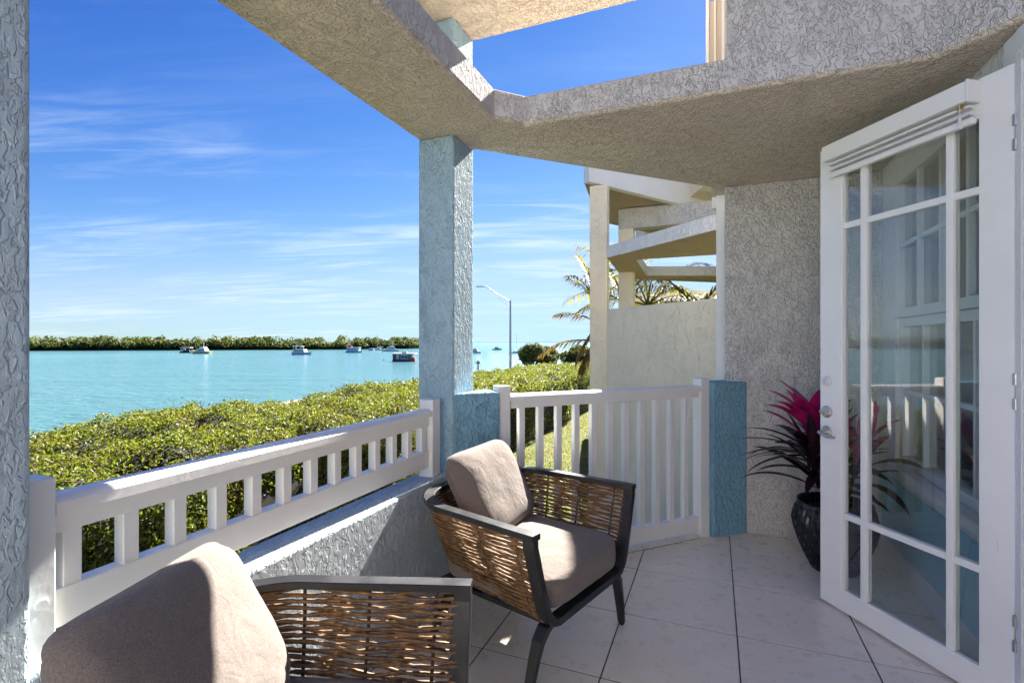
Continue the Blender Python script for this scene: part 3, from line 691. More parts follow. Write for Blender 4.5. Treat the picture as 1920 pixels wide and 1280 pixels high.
for (ox, oy), h, lx, ly in canes:
    b = PC + Vector((ox, oy, .33)); tp_ = b + Vector((lx, ly, h)); mb = MB(); mb.tube([b, b.lerp(tp_, .5) + Vector((lx * -.15, 0, 0)), tp_], .010, 8, scales=[1, .85, .7]); mb.build('stem', M['stem'], pl)
    nl = 19 if h > .4 else 14
    for k in range(nl):
        u = k / (nl - 1); az = k * 2.4 + rnd.uniform(-.3, .3) + h * 9
        base = b.lerp(tp_, .45 + .55 * u); top = u > .52 and h > .3
        el = .32 + 1.0 * u + rnd.uniform(-.1, .1)
        strap(base, az, el, rnd.uniform(.34, .44) * (1 if not top else .85), rnd.uniform(.056, .072) * (1.45 if top else 1), 1.15 - .65 * u + rnd.uniform(-.2, .2), M['magenta'] if top else M['purple'], rnd.uniform(-.4, .4))
for az, el, ln, mm in ((-1.25, 1.0, .40, 'magenta'), (-.95, 1.2, .42, 'magenta'), (-1.7, .9, .36, 'magenta'), (-1.45, .55, .46, 'purple'), (-1.2, .32, .48, 'purple'), (-1.75, .25, .46, 'purple'), (-1.55, -.05, .44, 'purple'), (-1.0, 0., .42, 'purple'), (-1.62, .75, .40, 'magenta'), (-2.0, 1.05, .36, 'magenta'), (-.6, 1.25, .36, 'magenta'), (-2.2, .5, .42, 'purple'), (-1.35, .12, .46, 'purple'), (-2.5, .2, .4, 'purple')):
    strap(PC + Vector((-.09, .01, .74 if mm == 'magenta' else .64)), az, el + .12, ln, .088 if mm == 'magenta' else .062, .95, M[mm], .25)

# ================================================================== NEIGHBOUR HOUSE
nb = thing('neighbour_house', Vector((2.2, 6.5, GZ)), 'cream stucco house with open upper beams and tall blank wall beyond the railing', 'building')
PN = Vector((1.22, 6.5, 0)); WDIR = Vector((.744, -1.62, 0)).normalized(); WNRM = Vector((-WDIR.y, WDIR.x, 0))
mb = MB(); mb.obox(PN + Vector((0, 0, GZ - .01)), WDIR * 3.1, WNRM * .2, Vector((0, 0, 1.728 - GZ + .01))); mb.build('wall', M['cream'], nb)
def post(c, w, z0, z1, parent, name='post', d=None):
    mb = MB(); mb.obox(c + Vector((0, 0, z0)), -E1 * w, E2 * (d or w), Vector((0, 0, z1 - z0))); return mb.build(name, M['cream'], parent, .008, 2)
post(PN + E1 * .004 - E2 * .004, .225, GZ - .01, 3.34, nb, d=.17)
post(AT(1187, 7.75, 0), .225, GZ - .01, 3.06, nb)
ring_out = [(1.24, 6.52), tuple((PN + WDIR * 3.1)[:2]), (4.6, 5.4), (4.6, 9.4), (1.95, 8.62), (1.60, 7.66)]
ring_in = [(1.62, 6.62), (2.51, 6.25), (3.3, 6.05), (3.4, 8.2), (2.195, 8.2)]
def ring(outer, inner, z0, z1):
    bm = bmesh.new(); es = []
    for loop in (outer, inner):
        vs_ = [bm.verts.new((x, y, z0)) for x, y in loop]; es += [bm.edges.new((vs_[i], vs_[(i + 1) % len(vs_)])) for i in range(len(vs_))]
    r = bmesh.ops.triangle_fill(bm, edges=es, use_beauty=True); fs = [g for g in r['geom'] if isinstance(g, bmesh.types.BMFace)]
    ex = bmesh.ops.extrude_face_region(bm, geom=fs); 
    for g in ex['geom']:
        if isinstance(g, bmesh.types.BMVert): g.co.z = z1
    bmesh.ops.recalc_face_normals(bm, faces=bm.faces[:]); return bm
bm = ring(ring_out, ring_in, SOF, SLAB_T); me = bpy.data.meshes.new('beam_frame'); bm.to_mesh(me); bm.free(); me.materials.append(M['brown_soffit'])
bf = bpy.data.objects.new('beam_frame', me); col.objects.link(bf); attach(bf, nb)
mb = MB(); mb.obox(PN - WNRM * .004 + Vector((0, 0, SOF + .004)), WDIR * 3.1, WNRM * .012, Vector((0, 0, SLAB_T - SOF))); mb.build('beam_face', M['white_stucco'], nb)
mb = MB()
ri = ring_in
for k in range(5):
    p, q = Vector((*ri[k], SOF + .004)), Vector((*ri[(k + 1) % 5], SOF + .004)); d = (q - p); n = Vector((-d.y, d.x, 0)).normalized() * .006
    if n.dot(Vector((2.6, 7.2, 0)) - p) < 0: n = -n
    mb.obox(p, d, n, Vector((0, 0, SLAB_T - SOF)))
mb.build('beam_inner_face', M['grey_stucco'], nb)
RF = AT(1104, 6.5, 0); RDIR = Vector((math.cos(R(35)), math.sin(R(35)), 0)); RN = Vector((-RDIR.y, RDIR.x, 0))
RS = AT(1105, 6.45, 0)
mb = MB(); mb.obox(RS + Vector((0, 0, 3.36)), RDIR * 3.2, RN * .10, Vector((0, 0, 1.10))); mb.build('fascia', M['trim'], nb, .006, 1)  # hidden upper part made taller to keep sun off the balcony floor
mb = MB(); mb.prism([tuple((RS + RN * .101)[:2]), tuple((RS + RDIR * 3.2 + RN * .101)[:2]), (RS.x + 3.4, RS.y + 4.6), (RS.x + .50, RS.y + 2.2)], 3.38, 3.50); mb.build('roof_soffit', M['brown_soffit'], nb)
p2 = AT(1187, 7.75, 0)
mb = MB(); mb.obox(Vector((2.70, 7.0, 3.505)), Vector((5, 0, 0)), Vector((0, 4, 0)), Vector((0, 0, 1.62))); mb.build('sun_block_wall', M['cream'], nb)  # added unseen block, left edge placed to end the sun patch on the seat
mb = MB(); mb.obox(p2 - E1 * .225 + Vector((0, 0, 3.06)), E1 * 3.2, E2 * .22, Vector((0, 0, .31))); mb.build('roof_beam', M['grey_stucco'], nb, .008, 1)
fh = thing('neighbour_house', Vector((5.2, 15.5, GZ)), 'far white stucco house glimpsed behind the palms through the open beams', 'building')
mb = MB(); mb.obox(Vector((3.9, 15, GZ - .01)), Vector((9, -1.5, 0)), Vector((.8, 5, 0)), Vector((0, 0, 4.2))); mb.build('wall', M['white_stucco'], fh)
mb = MB(); mb.obox(Vector((3.5, 14.6, GZ + 4.19)), Vector((9.8, -1.6, 0)), Vector((1, 6, 0)), Vector((0, 0, .3))); mb.build('roof', M['trim'], fh)

# ================================================================== HEDGE
HA0, HA1, HB0, HB1 = -8.1, -3.9, -5.0, 26.0
def hedge_top(a, b):
    n = mnoise.noise((a * .55, b * .42, 3.1)) * .24 + mnoise.noise((a * 1.5, b * 1.3, 8.)) * .20 + mnoise.noise((a * 3.6, b * 3.4, 5.)) * .15
    ed = min(1, max(0, (HA1 - a) / .55)) ** .5 * min(1, max(0, (a - HA0) / .7)) ** .5
    far = 0.
    return .05 + n + far - (1 - ed) * .55
def hedge_side(b, z): return HA1 + mnoise.noise((b * .8, z * 1.1, 1.)) * .16 + .10 * math.sin(b * 1.7)
hd = thing('hedge', W(-6, 10, GZ), 'broad clipped green hedge with yellowish leaves outside the low railing', 'hedge')
na, nb_ = 26, 120
As = np.linspace(HA0, HA1, na); Bs = np.linspace(HB0, HB1, nb_)
V = []; 
for b in Bs:
    for a in As: V.append(tuple(W(a, b, hedge_top(a, b) - .13)))
Fq = [(j * na + i, j * na + i + 1, (j + 1) * na + i + 1, (j + 1) * na + i) for j in range(nb_ - 1) for i in range(na - 1)]
base = len(V)
for b in Bs: V.append(tuple(W(HA1 - .05, b, GZ)))
for b in Bs: V.append(tuple(W(HA0 + .05, b, GZ)))
Fq += [(j * na + na - 1, base + j, base + j + 1, (j + 1) * na + na - 1) for j in range(nb_ - 1)]
Fq += [(j * na, (j + 1) * na, base + nb_ + j + 1, base + nb_ + j) for j in range(nb_ - 1)]
mb = MB(); mb.add(V, Fq, True); mb.add([V[(nb_ - 1) * na], V[nb_ * na - 1], V[base + nb_ - 1], V[base + 2 * nb_ - 1]], [(0, 1, 2, 3)])
mb.build('inner_wood', M['hedge_core'], hd)
def pick(n, lo, hi, f):            # b values denser near the camera
    u = rng.random(n) ** f; return lo + (hi - lo) * u
P = []; Nn = []; Sz = []
for n, lo, hi, f, s0, s1 in ((170000, HB0, 9, 1.0, .026, .060), (64000, 9, HB1, 1.15, .05, .095)):
    bb = pick(n, lo, hi, f); aa = HA0 + (HA1 - HA0) * rng.random(n); dz = rng.exponential(.12, n)
    for a, b, d in zip(aa, bb, dz):
        P.append(W(a, b, hedge_top(a, b) - d + .035)); Nn.append((0, 0, 1.0))
    Sz.append(rng.uniform(s0, s1, n))
e1 = np.array(E1)
for n, lo, hi, s0, s1 in ((62000, -4.5, 9, .030, .066), (14000, 9, HB1, .06, .10)):
    for b, u, dd in zip(lo + (hi - lo) * rng.random(n), rng.random(n), rng.exponential(.06, n)):
        zt = hedge_top(HA1 - .25, b); z = GZ + .1 + (zt - GZ) * u ** .8; P.append(W(hedge_side(b, z) - dd + .06, b, z)); Nn.append(tuple(E1 * .8 + Vector((0, 0, .5))))
    Sz.append(rng.uniform(s0, s1, n))
# stray shoots standing up from the top
for _ in range(420):
    b = HB0 + 18 * rng.random() if _ < 330 else 9 + 17 * rng.random(); a = HA0 + .3 + (HA1 - HA0 - .5) * rng.random(); h = rng.uniform(.06, .20); z0 = hedge_top(a, b)
    for k in range(7): P.append(W(a + rng.normal(0, .03), b + rng.normal(0, .03), z0 + h * k / 6)); Nn.append(tuple(rng.normal(0, 1, 3))); 
    Sz.append(rng.uniform(.035, .065, 7))
V_, F_ = leaf_cloud(np.array([tuple(p) for p in P]), np.array(Nn), np.concatenate(Sz), .52, .75)
np_mesh('foliage', V_, F_, M['hedge'], hd)
tw = MB()
for _ in range(1500):
    b = HB0 + 15 * random.random(); a = HA0 + .4 + (HA1 - HA0 - .5) * random.random(); z = hedge_top(a, b) - .06
    p = W(a, b, z); d = Vector((random.gauss(0, 1), random.gauss(0, 1), random.uniform(.1, .9))).normalized() * random.uniform(.10, .28)
    tw.tube([p, p + d * .5 + Vector((random.gauss(0, .01), 0, 0)), p + d], .0035, 4, scales=[1, .8, .5])
tw.build('twigs', M['twig'], hd)

# lawn blades between the house and the hedge, and clumps along the wall
n = 26000; aa = rng.uniform(-3.8, 3.2, n); bb = rng.uniform(3.0, 22, n)
P = np.array([tuple(W(a, b, GZ)) for a, b in zip(aa, bb)]); hgt = rng.uniform(.03, .075, n); wd = rng.uniform(.006, .012, n) * 1.6; an = rng.uniform(0, 6.28, n)
sd = np.c_[np.cos(an), np.sin(an), np.zeros(n)] * wd[:, None]; tipv = np.c_[rng.normal(0, .02, n), rng.normal(0, .02, n), hgt]
V_ = np.stack([P - sd, P + sd, P + tipv], 1).reshape(-1, 3); F_ = np.arange(3 * n).reshape(-1, 3)
tag(np_mesh('grass', V_, F_, M['grass']), 'short sunlit grass on the lawn between the hedge and the house', 'grass', kind='stuff')
def tuft(name, c, n, hmin, hmax, spread, m, label, cat, group=None, wid=.02):
    t = thing(name, c, label, cat, group); mb = MB()
    for k in range(n):
        az = random.uniform(0, 6.28); e = random.uniform(.75, 1.45); ln = random.uniform(hmin, hmax); d = Vector((math.cos(az), math.sin(az), 0)); s = Vector((-d.y, d.x, 0)); p = c + d * random.uniform(0, spread); V = []
        for i in range(5):
            u = i / 4; w = wid * (1 - u ** 2) + .001; V += [p - s * w, p + s * w]; p = p + (d * math.cos(e) + Vector((0, 0, math.sin(e)))) * ln / 4; e -= .22
        mb.add(V, [(2 * i, 2 * i + 1, 2 * i + 3, 2 * i + 2) for i in range(4)])
    mb.build('blades', m, t); return t
for a, b, lb in ((-.9, 6.2, 'bright green grass tuft in the middle of the lawn below the tall railing'), (-.3, 5.2, 'bright green grass tuft on the lawn close to the cream wall'), (-1.6, 8.2, 'bright green grass tuft on the lawn nearer to the hedge')):
    tuft('grass_tuft', W(a, b, GZ), 34, .25, .5, .08, M['grass'], lb, 'grass', 'tufts on the lawn', .008)
for k, (a, b) in enumerate(((-2.3, -1.55), (-2.5, -1.15), (-2.35, -.75))):
    tuft('variegated_plant', W(a, b, GZ), 26, .5, .85, .1, M['variegated'], ['yellow striped plant below the parapet close to the column with sunlit trowel marks', 'yellow striped plant below the parapet between two like it', 'yellow striped plant below the parapet on the side of the armchair by the blue column'][k], 'plant', 'yellow plants below the parapet', .022)

# ================================================================== PALMS AND ROADSIDE BUSHES
def frond(parent, base, az, elev, length, droop, m, leaf=.42, n=30, w=.024, name='frond'):
    d = Vector((math.sin(az), math.cos(az), 0)); side = Vector((d.y, -d.x, 0)); p = Vector(base); e = elev; pts = []; ts = []
    K = 14
    for i in range(K + 1):
        t = d * math.cos(e) + Vector((0, 0, math.sin(e))); pts.append(p.copy()); ts.append(t); p = p + t * length / K; e -= droop / K * (.4 + 1.2 * i / K)
    mb = MB(); mb.tube(pts, .013, 5, scales=[1.6 - 1.4 * i / K for i in range(K + 1)])
    for k in range(n):
        u = .16 + .84 * k / (n - 1); x = u * K; i = min(K - 1, int(x)); q = pts[i].lerp(pts[i + 1], x - i); t = ts[i]
        ll = leaf * (math.sin(math.pi * (.18 + .76 * u)) ** .6) * random.uniform(.85, 1.1)
        for s in (1, -1):
            dr = (side * s * random.uniform(.7, .9) + t * random.uniform(.5, .8) + Vector((0, 0, random.uniform(-.35, .05)))).normalized(); wv = dr.cross(Vector((0, 0, 1))).normalized() * w * .5
            mid = q + dr * ll * .5; tip = q + dr * ll + Vector((0, 0, -ll * random.uniform(.15, .45)))
            mb.add([q - wv * .6, q + wv * .6, mid + wv, tip, mid - wv], [(0, 1, 2, 4), (4, 2, 3)])
    return mb.build(name, m, parent)
def palm(c, trunk_h, label, fr, seed, leaf=.42, ln=1.7, r=.10):
    random.seed(seed); t = thing('palm_tree', c, label, 'palm')
    mb = MB(); K = 12; mb.tube([c + Vector((.02 * math.sin(k), 0, trunk_h * k / K)) for k in range(K + 1)], r, 10, scales=[1.15 - .25 * k / K + (.06 if k % 2 else 0) for k in range(K + 1)]); mb.build('trunk', M['bark'], t)
    top = c + Vector((0, 0, trunk_h))
    for k, (az, el, l_, dr, dry, dz) in enumerate(fr): frond(t, top + Vector((0, 0, dz)), az, el, l_, dr, M['palm_dry'] if dry else M['palm'], leaf)
    return t
pc = AT(1118, 9.6, GZ)
palm(pc, 3.75, 'palm with drooping dry yellow fronds beside the cream corner post', [(-1.45, .10, 1.15, 1.0, 1, -.72), (-1.55, .45, .8, .8, 1, -.35), (-1.3, 1.05, .75, .9, 0, 0), (-1.7, 1.30, .9, .5, 0, .1), (.1, 1.1, 1.2, .9, 0, 0), (.6, .9, 1.4, 1.2, 0, 0), (1.9, .8, 1.3, 1.3, 0, 0), (3.0, .9, 1.2, 1.3, 0, 0), (-2.3, .9, 1.0, 1.2, 0, 0), (-1.45, -.9, .75, .4, 1, -.45), (-1.8, -1.0, .7, .3, 1, -.7)], 3, .34, 1.2, .07)
palm(AT(1215, 10.4, GZ), 3.75, 'leafy green palm behind the cream wall under the beams', [(k * .78 + .2, .35 + .35 * (k % 3), 1.5, 1.2, 0, 0) for k in range(9)], 8, .6, 1.4, .08)
palm(AT(1310, 9.3, GZ), 3.5, 'palm with thin dark fronds behind the right end of the cream wall', [(k * .9 + .5, .5 + .3 * (k % 3), 1.2, 1.1, 0, 0) for k in range(8)], 12, .5, 1.2, .06)
palm(AT(1168, 11.0, GZ), 3.9, 'yellow green palm between the two cream posts', [(k * .9 + .1, .45 + .4 * (k % 3), 1.6, 1.1, 0, 0) for k in range(8)], 15, .55, 1.4, .07)
random.seed(21)
def bush(name, c, rx, ry, h, n, size, label, group=None):
    t = thing(name, c, label, 'bush', group)
    mb = MB()
    for k in range(6): a = k * 1.05; mb.tube([c + Vector((0, 0, -.05)), c + Vector((math.cos(a) * rx * .25, math.sin(a) * ry * .25, h * .35)), c + Vector((math.cos(a) * rx * .5, math.sin(a) * ry * .5, h * .7))], .06, 6, scales=[1, .7, .4])
    mb.build('trunk', M['bark'], t)
    ctr = [(rng.normal(0, .42), rng.normal(0, .42), rng.uniform(.25, .72), rng.uniform(.25, .42)) for _ in range(16)]
    P = []; Nn = []
    for k in range(n):
        x, y, z, r = ctr[k % 16]; d = rng.normal(size=3); d /= np.linalg.norm(d); rr = r * (.72 + .28 * rng.random())
        q = np.array([x, y, z]) + d * rr * np.array([1, 1, .8]); 
        if q[2] < .02: q[2] = rng.uniform(.02, .2)
        P.append((c.x + q[0] * rx, c.y + q[1] * ry, c.z + q[2] * h)); Nn.append(d)
    V_, F_ = leaf_cloud(np.array(P), np.array(Nn), rng.uniform(size * .7, size * 1.3, n), .6, .5); np_mesh('crown', V_, F_, M['mangrove'], t); return t
bush('mangrove_bush', AT(1003, 63, GZ), 2.5, 2.5, 3.0, 9000, .26, 'round green mangrove bush at the roadside next to the lamp post')
bush('mangrove_bush', AT(1030, 66, GZ), 1.6, 2, 2.7, 4000, .26, 'lower part of the roadside shrubbery behind the drooping palm frond')
bush('mangrove_bush', AT(1090, 70, GZ), 3.0, 2.5, 3.3, 7000, .28, 'dark mangrove bush at the roadside close to the cream post')

# ================================================================== LAMP AND SIGNS
lc = AT(957, 58.7, GZ); lp = thing('street_lamp', lc, 'tall grey street lamp with curved arm reaching over the water', 'street lamp')
zt = CAMZ + (HY - 563) * 58.7 / F; k_ = 58.7 / F
mb = MB(); mb.tube([lc + Vector((0, 0, -.02)), Vector((lc.x, lc.y, zt))], .14, 12, scales=[1.1, .7]); mb.build('pole', M['galv'], lp)
arm = [Vector((lc.x, lc.y, zt - .15)), Vector((lc.x - 20 * k_, lc.y, zt + 9 * k_)), Vector((lc.x - 38 * k_, lc.y, zt + 21 * k_)), Vector((lc.x - 46 * k_, lc.y, zt + 25.5 * k_)), Vector((lc.x - 52 * k_, lc.y, zt + 26 * k_))]
mb = MB(); mb.tube(arm, .055, 8); mb.build('arm', M['galv'], lp)
mb = MB(); mb.tube([Vector((lc.x, lc.y, zt - 13 * k_)), Vector((lc.x - 13 * k_, lc.y, zt - 3 * k_)), Vector((lc.x - 36 * k_, lc.y, zt + 18 * k_))], .03, 6); mb.build('brace', M['galv'], lp)
h0 = arm[-1]; mb = MB(); mb.obox(h0 + Vector((-.75, -.14, -.07)), Vector((.85, 0, 0)), Vector((0, .28, 0)), Vector((0, 0, .13))); mb.build('lamp_head', M['galv'], lp, .04, 2)
def diamond_sign(px, D, py, s, label, plates=2):
    c = AT(px, D, GZ); t = thing('road_sign', c, label, 'sign'); zc = CAMZ - (py - HY) * D / F
    mb = MB(); mb.tube([c, Vector((c.x, c.y, zc - s * .3))], .028, 8); mb.build('pole', M['galv'], t)
    mb = MB(); o = Vector((c.x, c.y - .035, zc)); mb.add([o + Vector((s, 0, 0)), o + Vector((0, 0, s)), o + Vector((-s, 0, 0)), o + Vector((0, 0, -s))] + [o + Vector((s, .01, 0)), o + Vector((0, .01, s)), o + Vector((-s, .01, 0)), o + Vector((0, .01, -s))], [(0, 1, 2, 3)[::-1], (4, 5, 6, 7), (0, 4, 5, 1)[::-1], (1, 5, 6, 2)[::-1], (2, 6, 7, 3)[::-1], (3, 7, 4, 0)[::-1]]); mb.build('plate', M['sign_grey'], t)
    for k in range(plates): mb = MB(); mb.obox(o + Vector((-s * .5, 0, -s * (1.75 + k * .85))), Vector((s, 0, 0)), Vector((0, .01, 0)), Vector((0, 0, s * .55))); mb.build('small_plate', M['sign_grey'] if k else M['sign_white'], t)
diamond_sign(896.5, 38, 680, .19, 'grey diamond road sign seen from behind near the blue column')
diamond_sign(1097, 45, 665, .17, 'small grey diamond road sign against the dark roadside bush', 1)
c = AT(971.5, 52, GZ); t = thing('road_sign', c, 'small yellow and white rectangular sign at the foot of the bush', 'sign')
zc = CAMZ - (688 - HY) * 52 / F
mb = MB(); mb.tube([c, Vector((c.x, c.y, zc))], .03, 6); mb.build('pole', M['galv'], t)
mb = MB(); mb.obox(Vector((c.x - .14, c.y - .05, zc - .34)), Vector((.28, 0, 0)), Vector((0, .015, 0)), Vector((0, 0, .68))); p = mb.build('plate', M['yellow'], t)
mb = MB(); mb.obox(Vector((c.x - .10, c.y - .054, zc - .28)), Vector((.16, 0, 0)), Vector((0, .003, 0)), Vector((0, 0, .50))); mb.build('white_field', M['sign_white'], p)
mb = MB(); mb.obox(Vector((c.x - .07, c.y - .058, zc + .0)), Vector((.10, 0, 0)), Vector((0, .003, 0)), Vector((0, 0, .13))); mb.obox(Vector((c.x - .05, c.y - .058, zc - .2)), Vector((.06, 0, 0)), Vector((0, .003, 0)), Vector((0, 0, .12))); mb.build('symbol', M['sign_black'], p)

# ================================================================== FAR SHORE
shore = [(-620, 130), (-430, 180), (-255, 235), (-160, 262), (-100, 285), (-66, 330), (-66, 360), (-70, 400)]
def along(u):
    P = np.array(shore, float); d = np.r_[0, np.cumsum(np.linalg.norm(np.diff(P, axis=0), axis=1))]; s = u * d[-1]; return np.interp(s, d, P[:, 0]), np.interp(s, d, P[:, 1])
mb = MB(); mb.prism(shore + [(-400, 700), (-900, 500)], WZ - .5, WZ + .35); tag(mb.build('far_shore', M['mangrove_core']), kind='structure')
P = []; Nn = []; Sz = []; core = MB()
for k in range(620):
    u = rng.random() if k < 470 else rng.uniform(.45, 1); x, y = along(u); back = rng.exponential(11) if k % 3 else rng.uniform(0, 3)
    dirv = np.array([x, y]) / math.hypot(x, y); x += dirv[0] * back; y += dirv[1] * back
    h = (6.6 + 1.1 * mnoise.noise((u * 30, 0, 0)) + rng.uniform(-1.2, 1.2)) * (.72 if back < 3 else 1.0) * (1 - .45 * max(0, u - .93) / .07); r = rng.uniform(2.4, 4.2)
    nq = 90
    d = rng.normal(size=(nq, 3)); d /= np.linalg.norm(d, axis=1)[:, None]; d[:, 2] = np.abs(d[:, 2]) * rng.choice([1, 1, 1, -.4], nq)
    q = np.array([x, y, WZ + h * .55]) + d * np.array([r, r, h * .45]) * (.8 + .3 * rng.random((nq, 1)))
    q[:, 2] = np.maximum(q[:, 2], WZ + .4)
    P.append(q); Nn.append(d); Sz.append(rng.uniform(.7, 1.5, nq))
P = np.concatenate(P); Nn = np.concatenate(Nn); Sz = np.concatenate(Sz)
V_, F_ = leaf_cloud(P, Nn, Sz, .75, .5)
mg = tag(np_mesh('mangrove_forest', V_, F_, M['mangrove']), 'long green mangrove forest along the far shore', 'forest', kind='stuff')
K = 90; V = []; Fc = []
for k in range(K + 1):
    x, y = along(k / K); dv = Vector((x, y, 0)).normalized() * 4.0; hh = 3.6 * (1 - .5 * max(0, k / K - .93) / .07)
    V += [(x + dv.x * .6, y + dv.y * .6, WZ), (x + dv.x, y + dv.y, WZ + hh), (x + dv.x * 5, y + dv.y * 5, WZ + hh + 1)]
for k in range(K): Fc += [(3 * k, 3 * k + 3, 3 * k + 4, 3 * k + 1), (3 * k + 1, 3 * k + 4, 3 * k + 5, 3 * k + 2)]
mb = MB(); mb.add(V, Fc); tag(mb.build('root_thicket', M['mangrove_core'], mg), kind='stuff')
cw = thing('bridge', (600, 4200, WZ), 'long low bridge as a thin line on the sea horizon', 'bridge')
mb = MB(); mb.obox(Vector((-400, 4200, WZ + 4.5)), Vector((1900, 0, 0)), Vector((0, 12, 0)), Vector((0, 0, 2.4))); mb.build('deck', M['concrete'], cw)
for k in range(38): mb = MB(); mb.obox(Vector((-380 + k * 50, 4203, WZ - 1)), Vector((3, 0, 0)), Vector((0, 6, 0)), Vector((0, 0, 5.5))); mb.build('pier', M['concrete'], cw)

# ================================================================== BOATS
def boat(px, py, length, heading, label, hull='hull_white', kind='cruiser', beam=.34, free=.13, extra=None):
    D = F * (CAMZ - WZ) / (py - HY); c = AT(px, D, WZ); ux = Vector((math.cos(heading), math.sin(heading), 0)); uy = Vector((-ux.y, ux.x, 0))
    t = thing('motor_boat' if kind != 'sail' else 'sailing_boat', c, label, 'boat'); Ln = length
    def B3(x, y, z): return c + ux * (x * Ln) + uy * (y * Ln) + Vector((0, 0, z * Ln))
    st = [(-.50, .80, .95), (-.3, .95, .95), (0, 1, 1), (.22, .86, 1.08), (.38, .52, 1.18), (.50, .03, 1.28)]
    mb = MB(); V = []
    for x, w, h in st:
        hb = beam * .5 * w
        V += [B3(x * .94, -hb * .72, -.03), B3(x, -hb, free * h), B3(x, hb, free * h), B3(x * .94, hb * .72, -.03)]
    n = len(st); fs = [(4 * i + k, 4 * i + (k + 1) % 4, 4 * i + 4 + (k + 1) % 4, 4 * i + 4 + k) for i in range(n - 1) for k in range(4)] + [(0, 1, 2, 3), tuple(4 * (n - 1) + k for k in (3, 2, 1, 0))]
    mb.add(V, fs); hl = mb.build('hull', M[hull], t)
    mb = MB()
    for i in range(n - 1):
        for s in (0, 3):
            a, b = Vector(V[4 * i + s]), Vector(V[4 * i + 4 + s]); o_ = (uy * (-1 if s == 0 else 1)) * .01 * Ln
            mb.add([a + o_, b + o_, b + o_ * 1.2 + Vector((0, 0, .045 * Ln)), a + o_ * 1.2 + Vector((0, 0, .045 * Ln))], [(0, 1, 2, 3)])
    mb.build('waterline', M['boat_dark'], hl)
    def bx(name, x0, x1, y0, y1, z0, z1, m, par=t, rake=0.):
        mb = MB(); v = [B3(x0, y0, z0), B3(x1, y0, z0), B3(x1, y1, z0), B3(x0, y1, z0), B3(x0 + rake * .3, y0 * .9, z1), B3(x1 - rake, y0 * .9, z1), B3(x1 - rake, y1 * .9, z1), B3(x0 + rake * .3, y1 * .9, z1)]
        mb.add(v, [(0, 3, 2, 1), (4, 5, 6, 7), (0, 1, 5, 4), (1, 2, 6, 5), (2, 3, 7, 6), (3, 0, 4, 7)]); return mb.build(name, M[m], par)
    y = beam * .38
    if kind == 'cruiser':
        cb_ = bx('cabin', -.28, .26, -y, y, free * .98, free + .11, 'hull_white', rake=.10)
        bx('window', -.22, .14, -y * 1.02, y * 1.02, free + .035, free + .08, 'boat_glass', cb_, .05)
        fb = bx('flybridge', -.22, .08, -y * .85, y * .85, free + .11, free + .20, 'hull_white', rake=.08); bx('windscreen', -.08, .085, -y * .8, y * .8, free + .13, free + .175, 'boat_glass', fb, .05)
        mb = MB(); mb.tube([B3(-.1, 0, free + .2), B3(-.12, 0, free + .42)], .008 * Ln, 5); mb.build('antenna', M['hull_white'], t)
    elif kind == 'trawler':
        cb_ = bx('cabin', -.42, .20, -y, y, free * .98, free + .15, 'hull_white', rake=.05)
        for k in range(4): bx('window', -.36 + k * .13, -.27 + k * .13, -y * 1.03, y * 1.03, free + .06, free + .12, 'boat_glass', cb_)
        bx('canopy', -.46, .02, -y, y, free + .27, free + .30, 'hull_white'); 
        for x in (-.42, -.02):
            for s in (-1, 1): mb = MB(); mb.tube([B3(x, s * y * .8, free + .14), B3(x, s * y * .85, free + .28)], .007 * Ln, 5); mb.build('strut', M['hull_white'], t)
        mb = MB(); mb.tube([B3(-.3, 0, free + .29), B3(-.3, 0, free + .72)], .008 * Ln, 5); mb.build('mast', M['galv'], t)
        bx('outboard', -.56, -.50, -.03, .03, -.02, free + .03, 'boat_dark')
    elif kind == 'house':
        cb_ = bx('cabin', -.40, .34, -y * 1.1, y * 1.1, free * .98, free + .20, hull)
        for k in range(3): bx('window', -.32 + k * .2, -.24 + k * .2, -y * 1.13, y * 1.13, free + .08, free + .14, 'boat_glass', cb_)
        bx('roof', -.44, .38, -y * 1.2, y * 1.2, free + .20, free + .225, 'hull_white')
        if extra == 'red': bx('canopy', -.36, -.14, -y * .6, y * .6, free + .23, free + .30, 'boat_red')
    elif kind == 'sail':
        bx('cabin', -.2, .15, -y * .7, y * .7, free * .98, free + .05, 'hull_white', rake=.05); mb = MB(); mb.tube([B3(.06, 0, free), B3(.06, 0, free + 1.25)], .009 * Ln, 6); ms = mb.build('mast', M['galv'], t)
        mb = MB(); mb.tube([B3(.06, 0, free + .14), B3(-.38, 0, free + .15)], .016 * Ln, 6); mb.build('boom', M['hull_white'], ms)
    return t
boat(378, 663, 7.6, R(172), 'white cabin cruiser with cream yellow hull on the water', 'hull_yellow', 'cruiser')
boat(567, 665, 6.8, R(-12), 'white trawler yacht with a tall mast moored on the water', 'hull_blue', 'trawler', .36, .12)
boat(664, 661, 6.6, R(-5), 'pale blue boxy houseboat with a small red canopy', 'hull_blue', 'house', .36, .10, 'red')
boat(732, 658.5, 8.0, R(195), 'white motor cruiser moored close to the mangrove shore behind the floating cabin', 'hull_white', 'cruiser')
boat(709, 656.5, 6.5, R(185), 'white sailing boat with a tall mast moored close to the mangrove shore', 'hull_white', 'sail')
boat(696, 657, 3.2, R(178), 'small dark windowed cabin boat beside the moored sailing boat', 'hull_blue', 'house', .4, .12)
boat(889, 662, 5.6, R(175), 'white cabin boat on the water just right of the blue column', 'hull_white', 'cruiser')
boat(932, 656, 5.4, R(8), 'dark grey cabin boat far out on the open water', 'sign_grey', 'cruiser')
boat(967, 662, 5.4, R(5), 'low sailing boat with a bare mast near the street lamp', 'hull_blue', 'sail', .28, .09)
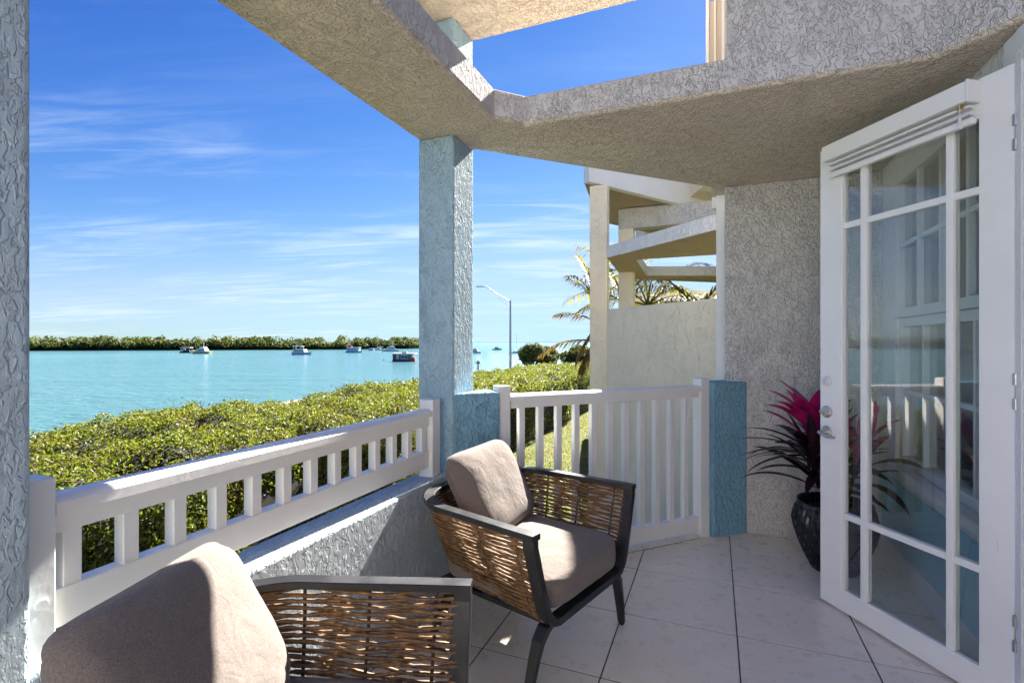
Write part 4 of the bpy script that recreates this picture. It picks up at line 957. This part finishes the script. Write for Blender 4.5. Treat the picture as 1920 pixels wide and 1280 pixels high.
# canopy boat beside the yellow hull
D = F * 4 / (661.5 - HY); c = AT(350, D, WZ); t = thing('pontoon_boat', c, 'dark pontoon boat with white canopy roof behind the yellow hulled cruiser', 'boat')
def cbx(t, c, name, x0, x1, y0, y1, z0, z1, m, par=None):
    mb = MB(); mb.obox(c + Vector((x0, y0, z0)), Vector((x1 - x0, 0, 0)), Vector((0, y1 - y0, 0)), Vector((0, 0, z1 - z0))); return mb.build(name, M[m], par or t, .02, 1)
for y0 in (-1.1, .6): cbx(t, c, 'float', -2.1, 2.1, y0, y0 + .5, -.2, .35, 'boat_dark')
cbx(t, c, 'deck', -2.1, 2.1, -1.1, 1.1, .35, .5, 'boat_dark'); cbx(t, c, 'seat', -.8, 1.4, -.6, .9, .5, 1.25, 'boat_dark'); cbx(t, c, 'locker', -1.8, -.9, -.9, .9, .5, 1.5, 'hull_blue'); cbx(t, c, 'canopy', -1.9, 1.9, -1.1, 1.1, 1.95, 2.12, 'hull_white')
for x in (-1.7, 1.7):
    for y0 in (-1, 1): mb = MB(); mb.tube([c + Vector((x, y0, .5)), c + Vector((x, y0, 2))], .04, 5); mb.build('strut', M['galv'], t)
# floating cabin
D = F * 4 / (677.5 - HY); k_ = D / F; c = AT(759, D, WZ); t = thing('floating_cabin', c, 'brown boxy floating cabin with pale front windows and railed roof', 'houseboat')
cbx(t, c, 'float', -21 * k_, 21 * k_, -1.2, 1.6, -.2, .42, 'wood'); hb = cbx(t, c, 'cabin', -21 * k_, 13 * k_, -.9, 1.4, .42, 1.60, 'wood')
cbx(t, c, 'front_panel', -14 * k_, 10 * k_, -.94, -.9, .50, 1.52, 'hull_blue', hb)
for x0, x1, m in ((-9, -6, 'boat_glass'), (-5, 1, 'wood'), (2, 7, 'wood'), (8, 9.6, 'boat_glass')): cbx(t, c, 'window', x0 * k_, x1 * k_, -.98, -.94, .68 if m == 'wood' else .55, 1.30 if m == 'wood' else 1.45, m, hb)
cbx(t, c, 'roof', -22 * k_, 21 * k_, -1.2, 1.6, 1.60, 1.74, 'hull_white'); cbx(t, c, 'bench', 13 * k_, 20 * k_, -.6, .9, .42, .85, 'boat_red')
for x in (13.4, 20): mb = MB(); mb.tube([c + Vector((x * k_, -1, .42)), c + Vector((x * k_, -1, 1.62))], .04, 5); mb.build('corner_post', M['hull_white'], t)
for x in np.linspace(-13, 13, 9): mb = MB(); mb.tube([c + Vector((x * k_, -.9, 1.74)), c + Vector((x * k_, -.9, 2.15))], .025, 4); mb.build('rail_post', M['galv'], t)
mb = MB(); mb.tube([c + Vector((-13 * k_, -.9, 2.14)), c + Vector((13 * k_, -.9, 2.14))], .025, 4); mb.build('roof_rail', M['galv'], t)
cbx(t, c, 'roof_box', -4 * k_, 4 * k_, -.4, .6, 1.74, 2.15, 'sign_grey')
c = AT(720, F * 4 / (675 - HY), WZ); mb = MB(); mb.lathe(c, [(0, -.1), (.16, -.05), (.2, .08), (.12, .22), (0, .26)], 12)
tag(mb.build('mooring_buoy', M['boat_dark']), 'small dark mooring buoy floating near the floating cabin', 'buoy')
